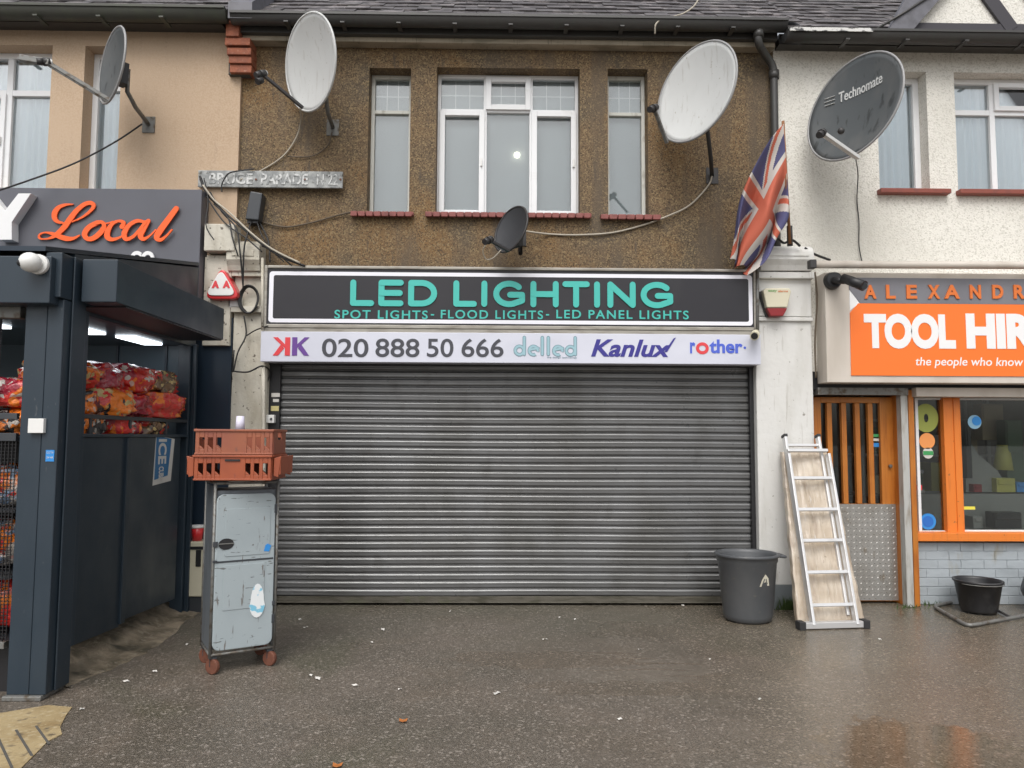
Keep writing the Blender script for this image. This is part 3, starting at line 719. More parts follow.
# things on the dark strip by the shutter
def flat(name, label, cat, r, y, m, d=.012, group=None, bev=.002):
    return tag(MB().box(r[0], r[1], y-d, y, r[2], r[3]).build(name, m, bevel=bev), label, cat, group)
flat('sticker', 'white sticker on the black strip left of the shutter, uppermost of three', 'sticker', rect(271.5,393,280,397,7.13), 7.128, m_paper, .002)
flat('sticker', 'small white triangular sticker on the black strip left of the shutter', 'sticker', rect(273,399,279,402,7.13), 7.128, m_paper, .002)
flat('sticker', 'round yellow sticker on the black strip left of the shutter', 'sticker', rect(271,406,279,411,7.13), 7.128, mat('pale yellow sticker', (.55,.48,.22), .5), .002)
s_ = thing('key_switch', 'small white key switch box on the black strip above the crates', 'switch', P(271,418,7.1))
r = rect(266.5,415,275,423,7.1); MB().box(r[0], r[1], 7.07, 7.128, r[2], r[3]).build('housing', m_white, s_, bevel=.004)
MB().cyl(P(271,419,7.069), P(271,419,7.06), .012).build('keyhole', m_darksteel, s_)
tag(MB().tube([P(263.5, y, 7.0) for y in (366, 400, 450, 520, 600)], .018, 8).build('conduit', m_creampaint), 'cream conduit pipe running down the left pilaster edge', 'pipe')
tag(MB().tube([P(262.5, 258, 6.93), P(262.5, 330, 6.93)], .014, 8).build('conduit', m_creampaint), 'thin cream upright pipe at the left end of the lighting sign', 'pipe')
tag(MB().tube([P(757.5, 262, 6.93), P(757.5, 334, 6.93)], .016, 8).build('conduit', m_galv), 'thin grey upright pipe at the right end of the lighting sign', 'pipe')

# ================================================================== MAIN SIGN
YS = 6.95
sg = thing('shop_sign', 'long charcoal sign reading LED LIGHTING in turquoise letters', 'sign', (0.1, 7.0, 2.6))
so = rect(264, 267.5, 756.5, 329.5, YS)
fw_, ft, fb = .03, .028, .035
g = MB().box(so[0], so[1], YS+.01, 7.12, so[2], so[3]); g.build('backing', m_darksteel, sg)
g = MB(); g.box(so[0], so[0]+fw_, YS-.015, YS+.02, so[2], so[3]).box(so[1]-fw_, so[1], YS-.015, YS+.02, so[2], so[3])
g.box(so[0]+fw_, so[1]-fw_, YS-.017, YS+.02, so[3]-ft, so[3]).box(so[0]+fw_, so[1]-fw_, YS-.017, YS+.02, so[2], so[2]+fb)
g.build('frame', m_sign_frame, sg, bevel=.006)
g = MB().box(so[0]+fw_, so[1]-fw_, YS, YS+.008, so[2]+fb, so[3]-ft); g.build('panel', m_sign_dark, sg)
def rr_outline(x0, x1, z0, z1, rad, n=6):
    out = []
    for cx, cz, a0 in ((x1-rad, z1-rad, 0), (x0+rad, z1-rad, PI/2), (x0+rad, z0+rad, PI), (x1-rad, z0+rad, 3*PI/2)):
        for k in range(n+1):
            a = a0 + PI/2*k/n; out.append((cx+rad*math.cos(a), cz+rad*math.sin(a)))
    return out
def ring(mb, o1, o2, y, th):
    A = [mb.bm.verts.new((p[0], y, p[1])) for p in o1]; B = [mb.bm.verts.new((p[0], y, p[1])) for p in o2]
    C = [mb.bm.verts.new((p[0], y+th, p[1])) for p in o1]; n = len(A)
    for i in range(n):
        j = (i+1) % n; mb.bm.faces.new((A[i], B[i], B[j], A[j])); mb.bm.faces.new((A[j], C[j], C[i], A[i]))
b1 = rect(269, 273.3, 752.3, 324, YS)
g = MB(); ring(g, rr_outline(*b1, .03), rr_outline(b1[0]+.04, b1[1]-.036, b1[2]+.036, b1[3]-.036, .02), YS-.003, .004); g.build('border', m_sign_white, sg, fixn=True)
# rounded stroke lettering
def stroke_letter(mb, ch, x0, x1, z0, z1, w, y):
    h = w/2; l, r_, b_, t = x0+h, x1-h, z0+h, z1-h; mz = (b_+t)/2; st = []
    def arc(cx, cz, rx, rz, a0, a1, n=14): return [(cx+rx*math.cos(math.radians(a0+(a1-a0)*k/n)), cz+rz*math.sin(math.radians(a0+(a1-a0)*k/n))) for k in range(n+1)]
    if ch == 'L': st = [[(l,t),(l,b_)], [(l,b_),(r_,b_)]]
    if ch == 'I': m_ = (x0+x1)/2; st = [[(m_,t),(m_,b_)]]
    if ch == 'E': st = [[(l,t),(l,b_)], [(l,b_),(r_,b_)], [(l,t),(r_,t)], [(l,mz),(r_-h*.3,mz)]]
    if ch == 'H': st = [[(l,t),(l,b_)], [(r_,t),(r_,b_)], [(l,mz),(r_,mz)]]
    if ch == 'T': m_ = (x0+x1)/2; st = [[(l,t),(r_,t)], [(m_,t),(m_,b_)]]
    if ch == 'N': st = [[(l,b_),(l,t)], [(l,t),(r_,b_)], [(r_,b_),(r_,t)]]
    if ch == 'D': m_ = l+(r_-l)*.45; st = [[(l,b_),(l,t)], [(l,t),(m_,t)] + arc(m_, mz, r_-m_, t-mz, 85, -85) + [(m_,b_),(l,b_)]]
    if ch == 'G':
        cx = (l+r_)/2; st = [arc(cx, mz, (r_-l)/2, t-mz, 42, 300, 24) + [(r_, b_+(mz-b_)*.35)], [(r_, b_+(mz-b_)*.35),(r_, mz-h*.3)], [(r_, mz-h*.3),(cx+h*.3, mz-h*.3)]]
    for i, s_ in enumerate(st): mb.ribbon(s_, w, y - .0012*i, .012+.0012*i)
g = MB(); zz = rect(350, 281, 672, 307.3, YS)
for ch, a, b_ in (('L',350.4,374.5),('E',378.6,403.8),('D',408.3,437.2),('L',453.4,477),('I',480.7,488),('G',493.3,525),('H',530.4,558.6),('T',562.3,589.6),('I',593.3,600.5),('N',607.2,635.4),('G',640.4,672.8)):
    if a == 453.4: g.build('lettering', m_teal, sg); g = MB()
    stroke_letter(g, ch, XZ(a,294,YS)[0], XZ(b_,294,YS)[0], zz[2], zz[3], .056, YS-.012)
g.build('lettering', m_teal, sg)
for s_, a, b_ in (('SPOT LIGHTS',334.6,427.8),('FLOOD LIGHTS',440.8,543),('LED PANEL LIGHTS',556.3,688.5)):
    text('lettering', s_, rect(a, 310.3, b_, 319, YS), YS-.001, m_teal, sg, bold=.014, spacing=1.2)
for px in (432.5, 547.5):
    r = rect(px-1.6, 314.2, px+1.6, 315.6, YS); MB().box(r[0], r[1], YS-.007, YS, r[2], r[3]).build('hyphen', m_teal, sg)

# second board
bn = thing('shop_banner', 'long pale board with a phone number and brand logos under the charcoal sign', 'sign', (0.1, 6.98, 2.3))
YB = 6.93
br = rect(260.5, 333, 760.8, 363, YB)
MB().box(br[0], br[1], YB, 7.10, br[2], br[3]).build('board', m_board, bn, bevel=.004)
MB().box(br[0]+.02, br[1]-.02, YB+.01, 7.1, br[3]+.001, so[2]-.003).build('ledge', m_sign_frame, bn)
yb = YB-.0005
def kk(mb, x0, x1, z0, z1, mirror, y):
    w = (x1-x0); q = lambda u, v: ((x1-u*w) if mirror else (x0+u*w), z0+v*(z1-z0))
    for poly in ([(0,0),(.30,0),(.30,1),(0,1)], [(.30,.42),(.30,.62),(.72,1.0),(1.0,1.0),(.48,.54)], [(.34,.40),(.54,.60),(1.0,0),(.70,0)]):
        pp = [q(*p_) for p_ in poly]
        if mirror: pp = pp[::-1]
        mb.prism(pp, y-.004, y)
g = MB(); r = rect(273, 337.3, 290.2, 355.6, YB); kk(g, *r, True, yb); g.build('logo', m_red, bn, fixn=True)
g = MB(); r = rect(292.2, 337.3, 309.3, 355.6, YB); kk(g, *r, False, yb); g.build('logo', m_purple, bn, fixn=True)
for s_, a, b_ in (('020',322,368.5),('888',375.5,419.5),('50',427,453.5),('666',461.5,503.5)):
    text('phone_number', s_, rect(a, 338.6, b_, 357.2, YB), yb, m_ink, bn, bold=.012, depth=.003)
# outline-lettered logo built from rings and posts
g = MB(); g2 = MB(); 
def LX(px): return XZ(px, 347, YB)[0]
zb_, zl_, zt_ = XZ(545,355.6,YB)[1], XZ(545,347,YB)[1], XZ(545,336.6,YB)[1]
def rings(cx, n0, n1, opening=None):
    rad = (zl_-zb_)/2+.0062; cz = zb_+rad
    for mb, w, dy in ((g2, .034, 0), (g, .020, .0012)):
        a0, a1 = opening or (0, 360)
        annulus(mb, cx, cz, rad*.85, rad*.85, w, yb-.002-dy, .002, a0, a1)
def post(px):
    for mb, w, dy in ((g2, .034, .0004), (g, .020, .0016)): mb.ribbon([(LX(px), zb_+.012), (LX(px), zt_-.01)], w, yb-.002-dy, .002)
rings(LX(519.5), 0, 0); post(524.3); rings(LX(533.5), 0, 0, (-15, 0+300)); post(542.3); post(548.3); rings(LX(558), 0, 0, (-15, 300)); rings(LX(570.5), 0, 0); post(575.2)
for px in (533.5, 558): 
    for mb, w, dy in ((g2, .030, .0005), (g, .018, .0017)): mb.ribbon([(LX(px)-.03, zb_+.055), (LX(px)+.045, zb_+.07)], w, yb-.002-dy, .002)
g2.build('logo_outline', m_aqua2, bn); g.build('logo', m_aqua, bn)
text('small_print', 'the design technology', rect(547, 356.6, 577, 358.8, YB), yb, m_aqua2, bn, depth=.002)
text('logo', 'Kanlux', rect(591, 339.5, 671.5, 357, YB), yb, m_navy, bn, bold=.028, shear=.28, depth=.003)
g = MB().prism([XZ(664,352,YB), XZ(667,352,YB), XZ(676,337.5,YB), XZ(673.5,338.5,YB)], yb-.004, yb); g.build('logo_tick', m_navy, bn, fixn=True)
text('logo', 'r', rect(690, 342.3, 695.2, 353.4, YB), yb, m_blue, bn, bold=.03, depth=.003)
g = MB(); c = XZ(702.3, 348.3, YB); annulus(g, c[0], c[1], .046, .042, .030, yb-.003, .003); g.build('logo_ring', m_red, bn)
text('logo', 'ther', rect(709.5, 339.5, 742.5, 353.4, YB), yb, m_blue, bn, bold=.03, depth=.003)
text('logo', '.', rect(743.5, 346.5, 746, 349, YB), yb, m_blue, bn, bold=.03, depth=.003)

# ================================================================== LOCAL SHOP SIGN
ls = thing('shop_sign', 'slate grey sign with orange script reading Local above the dark kiosk', 'sign', (-4.5, 7.0, 3.2))
YLS = 6.9
r = rect(-100, 188, 200, 300, YLS); lsr = (-6.5, r[1], 2.72, r[3])
MB().box(*lsr[:2], YLS, 7.08, *lsr[2:]).build('panel', m_shopsign, ls, bevel=.004)
g = MB(); sc_ = 260/1024
def Lpt(x, y): return XZ(x*sc_, 170+y*sc_, YLS)
def script(strokes):
    for i, s_ in enumerate(strokes):
        q = [(*Lpt(a, b_), w*1.05*sc_*6.9/740) for a, b_, w in s_]; q = spline(q, 7)
        g.ribbon([(a, b_) for a, b_, w in q], [max(.008, w) for a, b_, w in q], YLS-.018-.0025*i, .014, slope=.006)
def zq(l): return [((36+a/12.8)/sc_, (26+b_/12.8)/sc_, w/12.8/sc_) for a, b_, w in l]
script([
    zq([(485,113,12),(400,118,30),(310,150,50),(258,215,66),(252,285,60),(290,335,42),(360,352,24)]),
    zq([(478,338,14),(600,282,24),(700,208,34),(752,140,46),(722,98,50),(640,112,52),(540,190,60),(460,290,68),(390,390,68),(330,455,62),(275,505,56),(215,540,34),(130,560,16),(62,545,26),(68,500,22),(140,476,20),(230,492,42),(330,532,60),(420,555,60),(500,550,38),(575,512,18)]),
    zq([(800,350,60),(700,402,62),(640,485,66),(665,550,54),(745,552,60),(840,480,66),(890,395,54),(862,345,42),(800,350,50)]),
    [(410,214,6),(432,212,5),(452,206,5)],
    [(486,226,18),(492,210,14),(472,204,10),(446,218,14),(430,246,20),(430,268,20),(450,277,14),(480,268,8),(505,250,6)],
    [(575,208,10),(545,204,14),(514,222,16),(496,252,20),(502,275,16),(528,268,12),(556,240,12),(580,208,12)],
    [(590,204,16),(572,235,20),(560,262,20),(572,276,14),(598,262,7),(620,240,6)],
    [(700,156,20),(668,200,22),(636,244,24),(624,270,20),(640,279,14),(662,264,8),(684,240,6)]])
g.build('lettering', m_orange, ls)
g = MB(); th = .10
poly = [(-1,90),(18,92),(8,140),(2,150)]
def Yp(x, y): return XZ(x*sc_, 170+y*sc_, YLS-th)
g.prism([Yp(*q) for q in ((-34,92),(-84,92),(-8,205),(-8,275),(46,275),(46,205),(122,92),(72,92),(19,160))], YLS-th, YLS)
g.build('lettering', m_letterwhite, ls, bevel=.003, fixn=True)['label'] = 'big white raised letter Y'
text('lettering', 'CO', rect(132, 252, 156, 268, YLS), YLS-.02, m_letterwhite, ls, bold=.05, depth=.02)

# ================================================================== KIOSK
kx = -2.85
ks = thing('kiosk', 'anthracite steel kiosk with open hatch selling fuel bags, left of the shutter', 'kiosk', (-3.8, 5.8, 0))
def kp(name, mb, m=m_kiosk, bevel=.006, label=None):
    o = mb.build(name, m, ks, bevel=bevel)
    if label: o['label'] = label
    return o
# corner pillar (stacked profiles)
g = MB().box(-2.976, -2.842, 4.65, 4.86, .03, 2.45).box(-2.838, -2.737, 4.645, 4.88, .03, 2.45).box(-2.734, -2.722, 4.72, 4.87, .03, 2.74)
g.box(-2.838, -2.737, 4.60, 4.88, 2.455, 2.739)
kp('pillar', g); kp('foot_plate', MB().box(-2.985, -2.75, 4.62, 4.88, 0.0, .03), m_galv)
kp('edge_strip', MB().box(-2.80, -2.735, 4.883, 4.93, .25, 2.42), m_kiosk, .003)
g = MB().box(-6.5, -2.773, 4.55, 4.75, XZ(20, 303, 4.55)[1], XZ(20, 255, 4.55)[1]-.005)
kp('beam', g)
kp('rail', MB().box(-6.5, -3.03, 4.68, 4.74, XZ(10, 318, 4.68)[1], XZ(10, 306, 4.68)[1]), m_galv)
# canopy box along the side
kp('canopy', MB().box(-2.70, -2.475, 4.76, 6.62, 2.455, 2.735), label='boxed side canopy')
kp('canopy_soffit', MB().box(-2.83, -2.485, 4.91, 6.60, 2.445, 2.4535), m_black, 0)
g = MB().prism_x([(4.9,2.42),(4.9,2.80),(6.89,3.17),(6.89,2.42)], -2.88, -2.83); g.build('gable_panel', m_kiosk, ks, fixn=True)
g = MB().prism_x([(4.58,2.742),(4.58,2.772),(6.89,3.22),(6.89,3.19)], -6.5, -2.83); g.build('roof', m_kioskdark, ks, fixn=True)
# side panel with seams
g = MB(); zc = 1.6
pts_ = ((4.90, 5.70), (5.745, 6.66))
for a, b_ in pts_: g.prism_x([(a, .205),(a, 1.585),(b_, 1.585),(b_, .17)], -2.89, -2.84)
g.prism_x([(5.70,.20),(5.70,1.585),(5.72,1.585),(5.72,.20)], -2.88, -2.85); g.box(-2.88, -2.822, 5.69, 5.755, .19, 1.58)
g.box(-2.90, -2.825, 4.88, 6.80, 1.585, 1.61)
g.build('side_panel', m_kiosk, ks, bevel=.004, fixn=True)
z_ = .16*1+1.6
kp('guard_rail', MB().box(-2.875, -2.845, 4.88, 6.80, 1.715, 1.745), m_darksteel, .003)
for yy in (5.22, 5.78, 6.40): kp('rail_post', MB().box(-2.872, -2.85, yy-.015, yy+.015, 1.61, 1.715), m_darksteel, .002)
kp('rear_post', MB().box(-2.95, -2.84, 6.80, 6.90, 0, 2.45).box(-2.838, -2.80, 6.84, 6.88, 0, 2.44), m_kiosk, .004)
kp('rear_cladding', MB().box(-2.94, -2.548, 7.04, 7.06, .02, XZ(225,318,7.05)[1]), m_kioskdark, 0)
kp('ceiling', MB().box(-6.5, -2.89, 4.76, 6.9, 2.43, 2.45), m_intblue, 0)
kp('back_wall', MB().box(-6.5, -2.90, 6.90, 6.93, .0, 2.43), m_intblue, 0)
for yy in (3.1, 3.55, 4.2): kp('wall_batten', MB().box(-yy-.01, -yy+.01, 6.885, 6.9, .0, 2.43), m_kioskdark, 0)
for (x, y, w, l) in ((-3.27,5.85,.16,.30), (-3.12,6.42,.16,.50), (-4.0,5.6,.5,.2)):
    c = kp('ceiling_light', MB().box(x-w/2, x+w/2, y-l/2, y+l/2, 2.41, 2.428), m_light, 0)
kp('shelf', MB().box(-3.75, -2.90, 4.92, 6.85, 1.555, 1.58), m_darksteel, 0)
for yy in (4.95, 5.9, 6.82): kp('shelf_post', MB().box(-3.74, -3.70, yy-.02, yy+.02, 0, 1.554), m_darksteel, 0)
# front hatch rails and wire mesh
kp('front_rail', MB().box(-6.5, -3.03, 4.70, 4.73, XZ(10, 419, 4.7)[1], XZ(10, 413, 4.7)[1]).box(-6.5, -3.03, 4.70, 4.73, XZ(10, 441, 4.7)[1], XZ(10, 433, 4.7)[1]), m_darksteel, .002)
kp('front_post', MB().box(-3.24, -3.21, 4.76, 4.79, 1.75, 2.43), m_darksteel, .002)
g = MB(); z1_ = 1.56; z0_ = .33; x = -3.035
while x > -4.1: g.box(x-.0022, x+.0022, 4.712, 4.7164, z0_, z1_); x -= .022
z = z0_
while z < z1_: g.box(-4.1, -3.03, 4.7168, 4.7208, z-.0022, z+.0022); z += .022
kp('wire_mesh', g, m_black, 0)
kp('bottom_rail', MB().box(-6.5, -3.03, 4.69, 4.74, .29, .33), m_galv, .002)
for zz_ in (.31, .72, 1.13): kp('front_shelf', MB().box(-4.2, -3.05, 4.76, 5.25, zz_-.02, zz_), m_darksteel, 0)
kp('front_shelf', MB().box(-4.2, -3.05, 4.76, 5.25, 1.56, 1.585), m_darksteel, 0)
kp('front_divider', MB().box(-4.2, -3.04, 5.27, 5.29, 0, 1.58), m_black, 0)
kp('kickboard', MB().box(-6.5, -3.04, 4.80, 4.82, 0, .285), m_black, 0)
MB().box(-2.845, -2.80, 4.98, 5.02, .57, .61).sphere((-2.795,5.0,.59), .016, .02, .02).build('padlock', m_galv, ks)
flat('notice_box', 'small white box on the kiosk corner pillar', 'box', rect(28, 418.5, 43.5, 433, 4.62), 4.648, m_white, .03)
st = thing('notice_sticker', 'small blue camera notice sticker on the kiosk pillar', 'sticker', P(49,456,4.64))
r = rect(45.5, 450, 54, 461.5, 4.64); MB().box(r[0], r[1], 4.641, 4.6445, r[2], r[3]).build('panel', m_stickblue, st)
text('lettering', 'CCTV', (r[0]+.006, r[1]-.004, r[3]-.022, r[3]-.010), 4.641, m_paper, st, depth=.001)
text('lettering', '24 HR', (r[0]+.006, r[1]-.004, r[3]-.052, r[3]-.040), 4.641, m_paper, st, depth=.001)
# poster on the side panel
po = thing('poster', 'narrow blue and white poster with sideways lettering on the kiosk side panel', 'poster', (-2.83, 6.3, 1.2))
ya, yb2, za, zb2 = 6.17, 6.53, 1.19, 1.60
MB().prism_x([(ya-.02, za-.0),(ya+.01, zb2),(yb2, zb2-.03),(yb2-.05, za+.02)], -2.8385, -2.835).build('panel', m_paper, po, fixn=True)
MB().prism_x([(ya, za+.045),(ya+.015, zb2-.005),(yb2-.07, zb2-.03),(yb2-.12, za+.07)], -2.8345, -2.832).build('field', m_poster, po, fixn=True)
for body, (u0, u1, w0, w1) in (('ICE', (6.22,6.37,1.36,1.57)), ('CUBES', (6.24,6.33,1.21,1.34))):
    mb = MB(); add_text(mb, body, lambda u, v, w: (-2.8318+.001*w, u1 - (u1-u0)*(1-v) , w1-(w1-w0)*u), bold=.03); mb.build('lettering', m_paper, po)

# dome camera
dc = thing('dome_camera', 'white dome security camera on the kiosk front beam', 'camera', P(38,265,4.5))
c = P(40, 265, 4.55); MB().tube([c+Vector((0,0,0)), c+Vector((0,-.03,0))], .062, 24).build('base', m_white, dc, bevel=.004)
MB().sphere(c+Vector((-.015,-.07,0)), .062, .065, .06, 24, 14).build('dome', m_white, dc)
MB().sphere(c+Vector((-.05,-.105,-.012)), .022, .022, .022).build('lens', m_black, dc)

# fuel bags
def bag_mat(i, cols):
    base, c1, c2, c3 = cols
    return mat('printed bag %d' % i, base, .26, coat=.6, layers=[('noise', 4.5, ONE, .50, .53, c1), ('noise', 9, (1,1.6,1), .58, .61, c2), ('cell', 30, ONE, .84, .87, c3), ('noise', 6, (1,.6,1.5), .64, .67, (.02,.016,.016))], bump=('noise', 14, 1.0, .04))
CRIM, BLK, ORA, WHT, RED = (.36,.012,.035), (.015,.014,.016), (.88,.22,.015), (.66,.60,.54), (.68,.030,.020)
bm_ = [bag_mat(0, (ORA, BLK, BLK, WHT)), bag_mat(1, (CRIM, RED, (.45,.12,.14), CRIM)), bag_mat(2, (RED, CRIM, ORA, WHT)), bag_mat(3, ((.20,.11,.05), RED, BLK, (.60,.45,.18))), bag_mat(4, (WHT, ORA, (.25,.35,.5), RED)), bag_mat(5, (RED, ORA, (.60,.10,.05), RED)), bag_mat(6, (ORA, RED, BLK, (.60,.45,.18)))]
def bag(c, hx, hy, hz, mi, label, seed, rz=0):
    bm = bmesh.new(); bmesh.ops.create_icosphere(bm, subdivisions=4, radius=1)
    off = Vector((seed*3.3, seed*1.7, 0))
    for v in bm.verts:
        p = v.co.copy(); q = Vector([math.copysign(abs(t)**.62, t) for t in p]); q.z *= (1-.25*(p.x**4+p.y**4)*.5)
        n_ = noise.noise(p*1.8+off)*.22 + abs(noise.noise(p*3.6+off))*.20 + noise.noise(p*9+off)*.04
        v.co = Vector((q.x*hx, q.y*hy, q.z*hz)) * (1+n_-.06)
    bmesh.ops.rotate(bm, cent=(0,0,0), matrix=Matrix.Rotation(rz, 3, 'Z'), verts=bm.verts[:])
    for f in bm.faces: f.smooth = True
    mb = MB(); mb.bm.free(); mb.bm = bm; bmesh.ops.translate(bm, vec=Vector(c), verts=bm.verts[:])
    o = mb.build('fuel_bag', bm_[mi]); tag(o, label, 'bag', 'fuel bags stacked in the kiosk'); return o
bag((-3.06,5.30,1.67), .20,.24,.10, 0, 'orange and black fuel bag low behind the rail nearest the corner pillar', 1, .1)
bag((-3.06,5.80,1.67), .20,.25,.10, 2, 'red and tan fuel bag low behind the middle of the rail', 2, -.1)
bag((-3.05,6.33,1.67), .20,.26,.10, 3, 'net-patterned fuel bag low at the far end of the rail', 3, .15)
bag((-3.08,5.28,1.83), .21,.20,.11, 0, 'black and orange fuel bag in the second layer by the corner pillar', 4, .3)
bag((-3.02,5.62,1.85), .20,.22,.12, 6, 'orange and black fuel bag slumped against the upper rail', 17, -.35)
bag((-3.04,5.98,1.84), .22,.25,.11, 1, 'crimson fuel bag with pale print in the middle of the second layer', 5, .2)
bag((-2.99,6.40,1.86), .21,.30,.12, 5, 'bright red fuel bag hanging over the rail end near the poster', 6, -.2)
bag((-3.12,5.26,2.02), .20,.22,.12, 6, 'orange fuel bag on top of the pile by the corner pillar', 7, -.2)
bag((-3.08,5.62,2.03), .20,.24,.12, 1, 'dark crimson fuel bag on top in the middle of the pile', 8, .25)
bag((-3.05,6.02,2.05), .21,.25,.12, 2, 'red fuel bag with orange print on top beside the netted one', 18, -.15)
bag((-3.02,6.42,2.05), .20,.25,.11, 3, 'brown netted fuel bag on top at the far end of the pile', 9, .1)
bag((-3.32,5.02,.52), .27,.18,.17, 5, 'red fuel bag on the lowest shelf behind the wire mesh', 10)
bag((-3.32,5.02,.90), .27,.18,.15, 4, 'white and orange fuel bag on the middle shelf behind the wire mesh', 11)
bag((-3.32,5.02,1.27), .27,.18,.13, 4, 'white and red fuel bag on the upper shelf behind the wire mesh', 12)
bag((-3.33,5.00,1.68), .28,.18,.09, 0, 'orange fuel bag squeezed between the two front rails', 13)
bag((-3.30,5.00,1.88), .26,.18,.11, 2, 'red and white fuel bag above the front rail at the picture edge', 14)
bag((-3.85,5.02,1.27), .25,.18,.13, 5, 'red fuel bag on the upper shelf at the far left', 15)
bag((-3.85,5.02,.52), .25,.18,.17, 2, 'red printed fuel bag on the lowest shelf at the far left', 16)

# ================================================================== SATELLITE DISHES
def dish(label, cx, cy_, Y, major_px, ratio, mdir, m_refl, lnb, arm_from, wall_pt, rim=m_dishrim, arm_m=m_galv, white_lnb=False, arm_w=.03, depth=.16, twin=False, wall_m=m_galv, wscale=1.0):
    c = P(cx, cy_, Y); v = (EYE-c).normalized(); xr = (RT - v*RT.dot(v)).normalized(); ur = (UP - v*UP.dot(v)).normalized()
    phi = math.acos(ratio); md = Vector(mdir).normalized(); n = (v*math.cos(phi) + (xr*md.x + ur*md.y)*math.sin(phi)).normalized()
    R = major_px/2*Y/F*1.0; yv = (Vector((0,0,1)) - n*n.z).normalized(); xv = yv.cross(n)
    t = thing('satellite_dish', label, 'satellite dish', P(*wall_pt), 'satellite dishes on the facades')
    def S_(u, w, lift=0): return c + xv*(u*R*wscale) + yv*(w*R) + n*(depth*R*(u*u+w*w) - depth*R*.6 + lift)
    g = MB(); NU, NR = 48, 10; fr = []; bk = []
    for side, lift, acc in ((0, 0, fr), (1, -.006, bk)):
        for i in range(1, NR+1):
            acc.append([g.bm.verts.new(S_(i/NR*math.cos(2*PI*k/NU), i/NR*math.sin(2*PI*k/NU), lift)) for k in range(NU)])
    for acc, lift in ((fr, 0), (bk, -.006)):
        c0 = g.bm.verts.new(S_(0, 0, lift))
        for k in range(NU): g.bm.faces.new((c0, acc[0][k], acc[0][(k+1)%NU])).smooth = True
        for a, b_ in zip(acc, acc[1:]):
            for k in range(NU): g.bm.faces.new((a[k], b_[k], b_[(k+1)%NU], a[(k+1)%NU])).smooth = True
    for k in range(NU): g.bm.faces.new((fr[-1][k], bk[-1][k], bk[-1][(k+1)%NU], fr[-1][(k+1)%NU]))
    g.build('reflector', m_refl, t, fixn=True)
    MB().tube([S_(math.cos(2*PI*k/NU), math.sin(2*PI*k/NU), -.006) for k in range(NU)], .011, 6, closed=True).build('rim', rim, t)
    L_ = P(*lnb); A_ = P(*arm_from)
    MB().bar(A_, L_, arm_w, arm_w*.8).build('arm', arm_m, t, bevel=.003)
    d = (c - L_).normalized(); g = MB().tube([L_ - d*.07, L_ - d*.02], [.028,.03], 14); g.tube([L_-d*.02, L_+d*.035], [.036,.03], 16)
    if twin:
        s_ = d.cross(Vector((0,0,1))).normalized(); g.tube([L_ - d*.05 + Vector((0,0,-.06)), L_ - d*.0 + Vector((0,0,-.05))], .03, 12)
    ln = g.build('lnb', m_white if white_lnb else m_dkbracket, t)
    MB().tube([L_+d*.036, L_+d*.05], [.03,.02], 16).build('cap', m_white, ln)
    back = S_(0, -.15, -.02); W = P(*wall_pt); el = Vector((W.x, back.y, W.z))
    MB().obox(back - n*.03, xv, yv, n, .055, .10, .03).build('bracket', m_dkbracket, t, bevel=.004)
    mid_ = back - n*.07
    g = MB().tube([mid_+Vector((0,0,.07)), mid_+Vector((0,0,-.14)), Vector(((mid_.x+W.x)/2, (mid_.y+W.y)/2-.05, W.z+.05)), W], .02, 10)
    g.box(W.x-.06, W.x+.06, W.y-.012, W.y, W.z-.08, W.z+.08); g.build('mount', wall_m, t)
    return t, S_, c, n, xv, yv, R
D2 = dish('tall oval pale dish left of the narrow left window, turned left', 312, 63, 6.62, 95, .50, (-.98,.21), m_dishw, (262,74,6.25), (303,108,6.45), (333,128,7.12), twin=True, arm_m=m_dkbracket, rim=m_dishw)
D3 = dish('biggest pale dish, tilted, right of the narrow right window', 697, 93, 6.55, 104, .66, (-.88,.47), m_dishw, (654,108,6.15), (667,143,6.3), (712,176,7.12), rim=m_dishrim, arm_m=m_galv, wall_m=m_dkbracket)
D4 = dish('dark grey dish with lettering on the white wall', 855, 108, 6.5, 113, .68, (-.86,.5), m_dishd, (822,133,6.0), (858,158,6.25), (862,138,7.12), arm_m=m_dishw, arm_w=.04)
D5 = dish('small charcoal dish above the lighting sign under the wide window', 512, 230, 6.72, 50, .55, (-.86,.5), m_dishsky, (489,240,6.45), (509,251,6.58), (520,238,7.12), rim=m_dkbracket, arm_m=m_dkbracket, wscale=.95, wall_m=m_dkbracket, depth=.22)
D1 = dish('grey dish seen edge-on beside the left windows with a long arm', 114, 66, 6.55, 78, .22, (-.93,.36), m_dishd, (46,62,6.3), (110,101,6.5), (149,125,7.08), arm_m=m_galv)
# long lnb body of the left dish
t = D1[0]; MB().bar(P(20,58,6.3), P(50,63,6.3), .05, .05).bar(P(46,62,6.3), P(110,101,6.5), .012, .05).build('feed_horn', m_galv, t, bevel=.004)
# lettering on the dark dish
t, S_, c, n, xv, yv, R = D4
mb = MB()
add_text(mb, 'Technomate', lambda u, v, w: S_(-.42+u*.92, .30+v*.20, .002+.004*w), bold=.01); mb.build('lettering', m_dishw, t)
mb = MB()
for k in range(3): mb.bar(S_(-.70, .33+.07*k, .004), S_(-.50, .33+.07*k, .004), .012, .004)
mb.build('logo', m_dishw, t)
MB().sphere(P(841,131,6.25), .03, .03, .03).build('clamp', m_dkbracket, t)

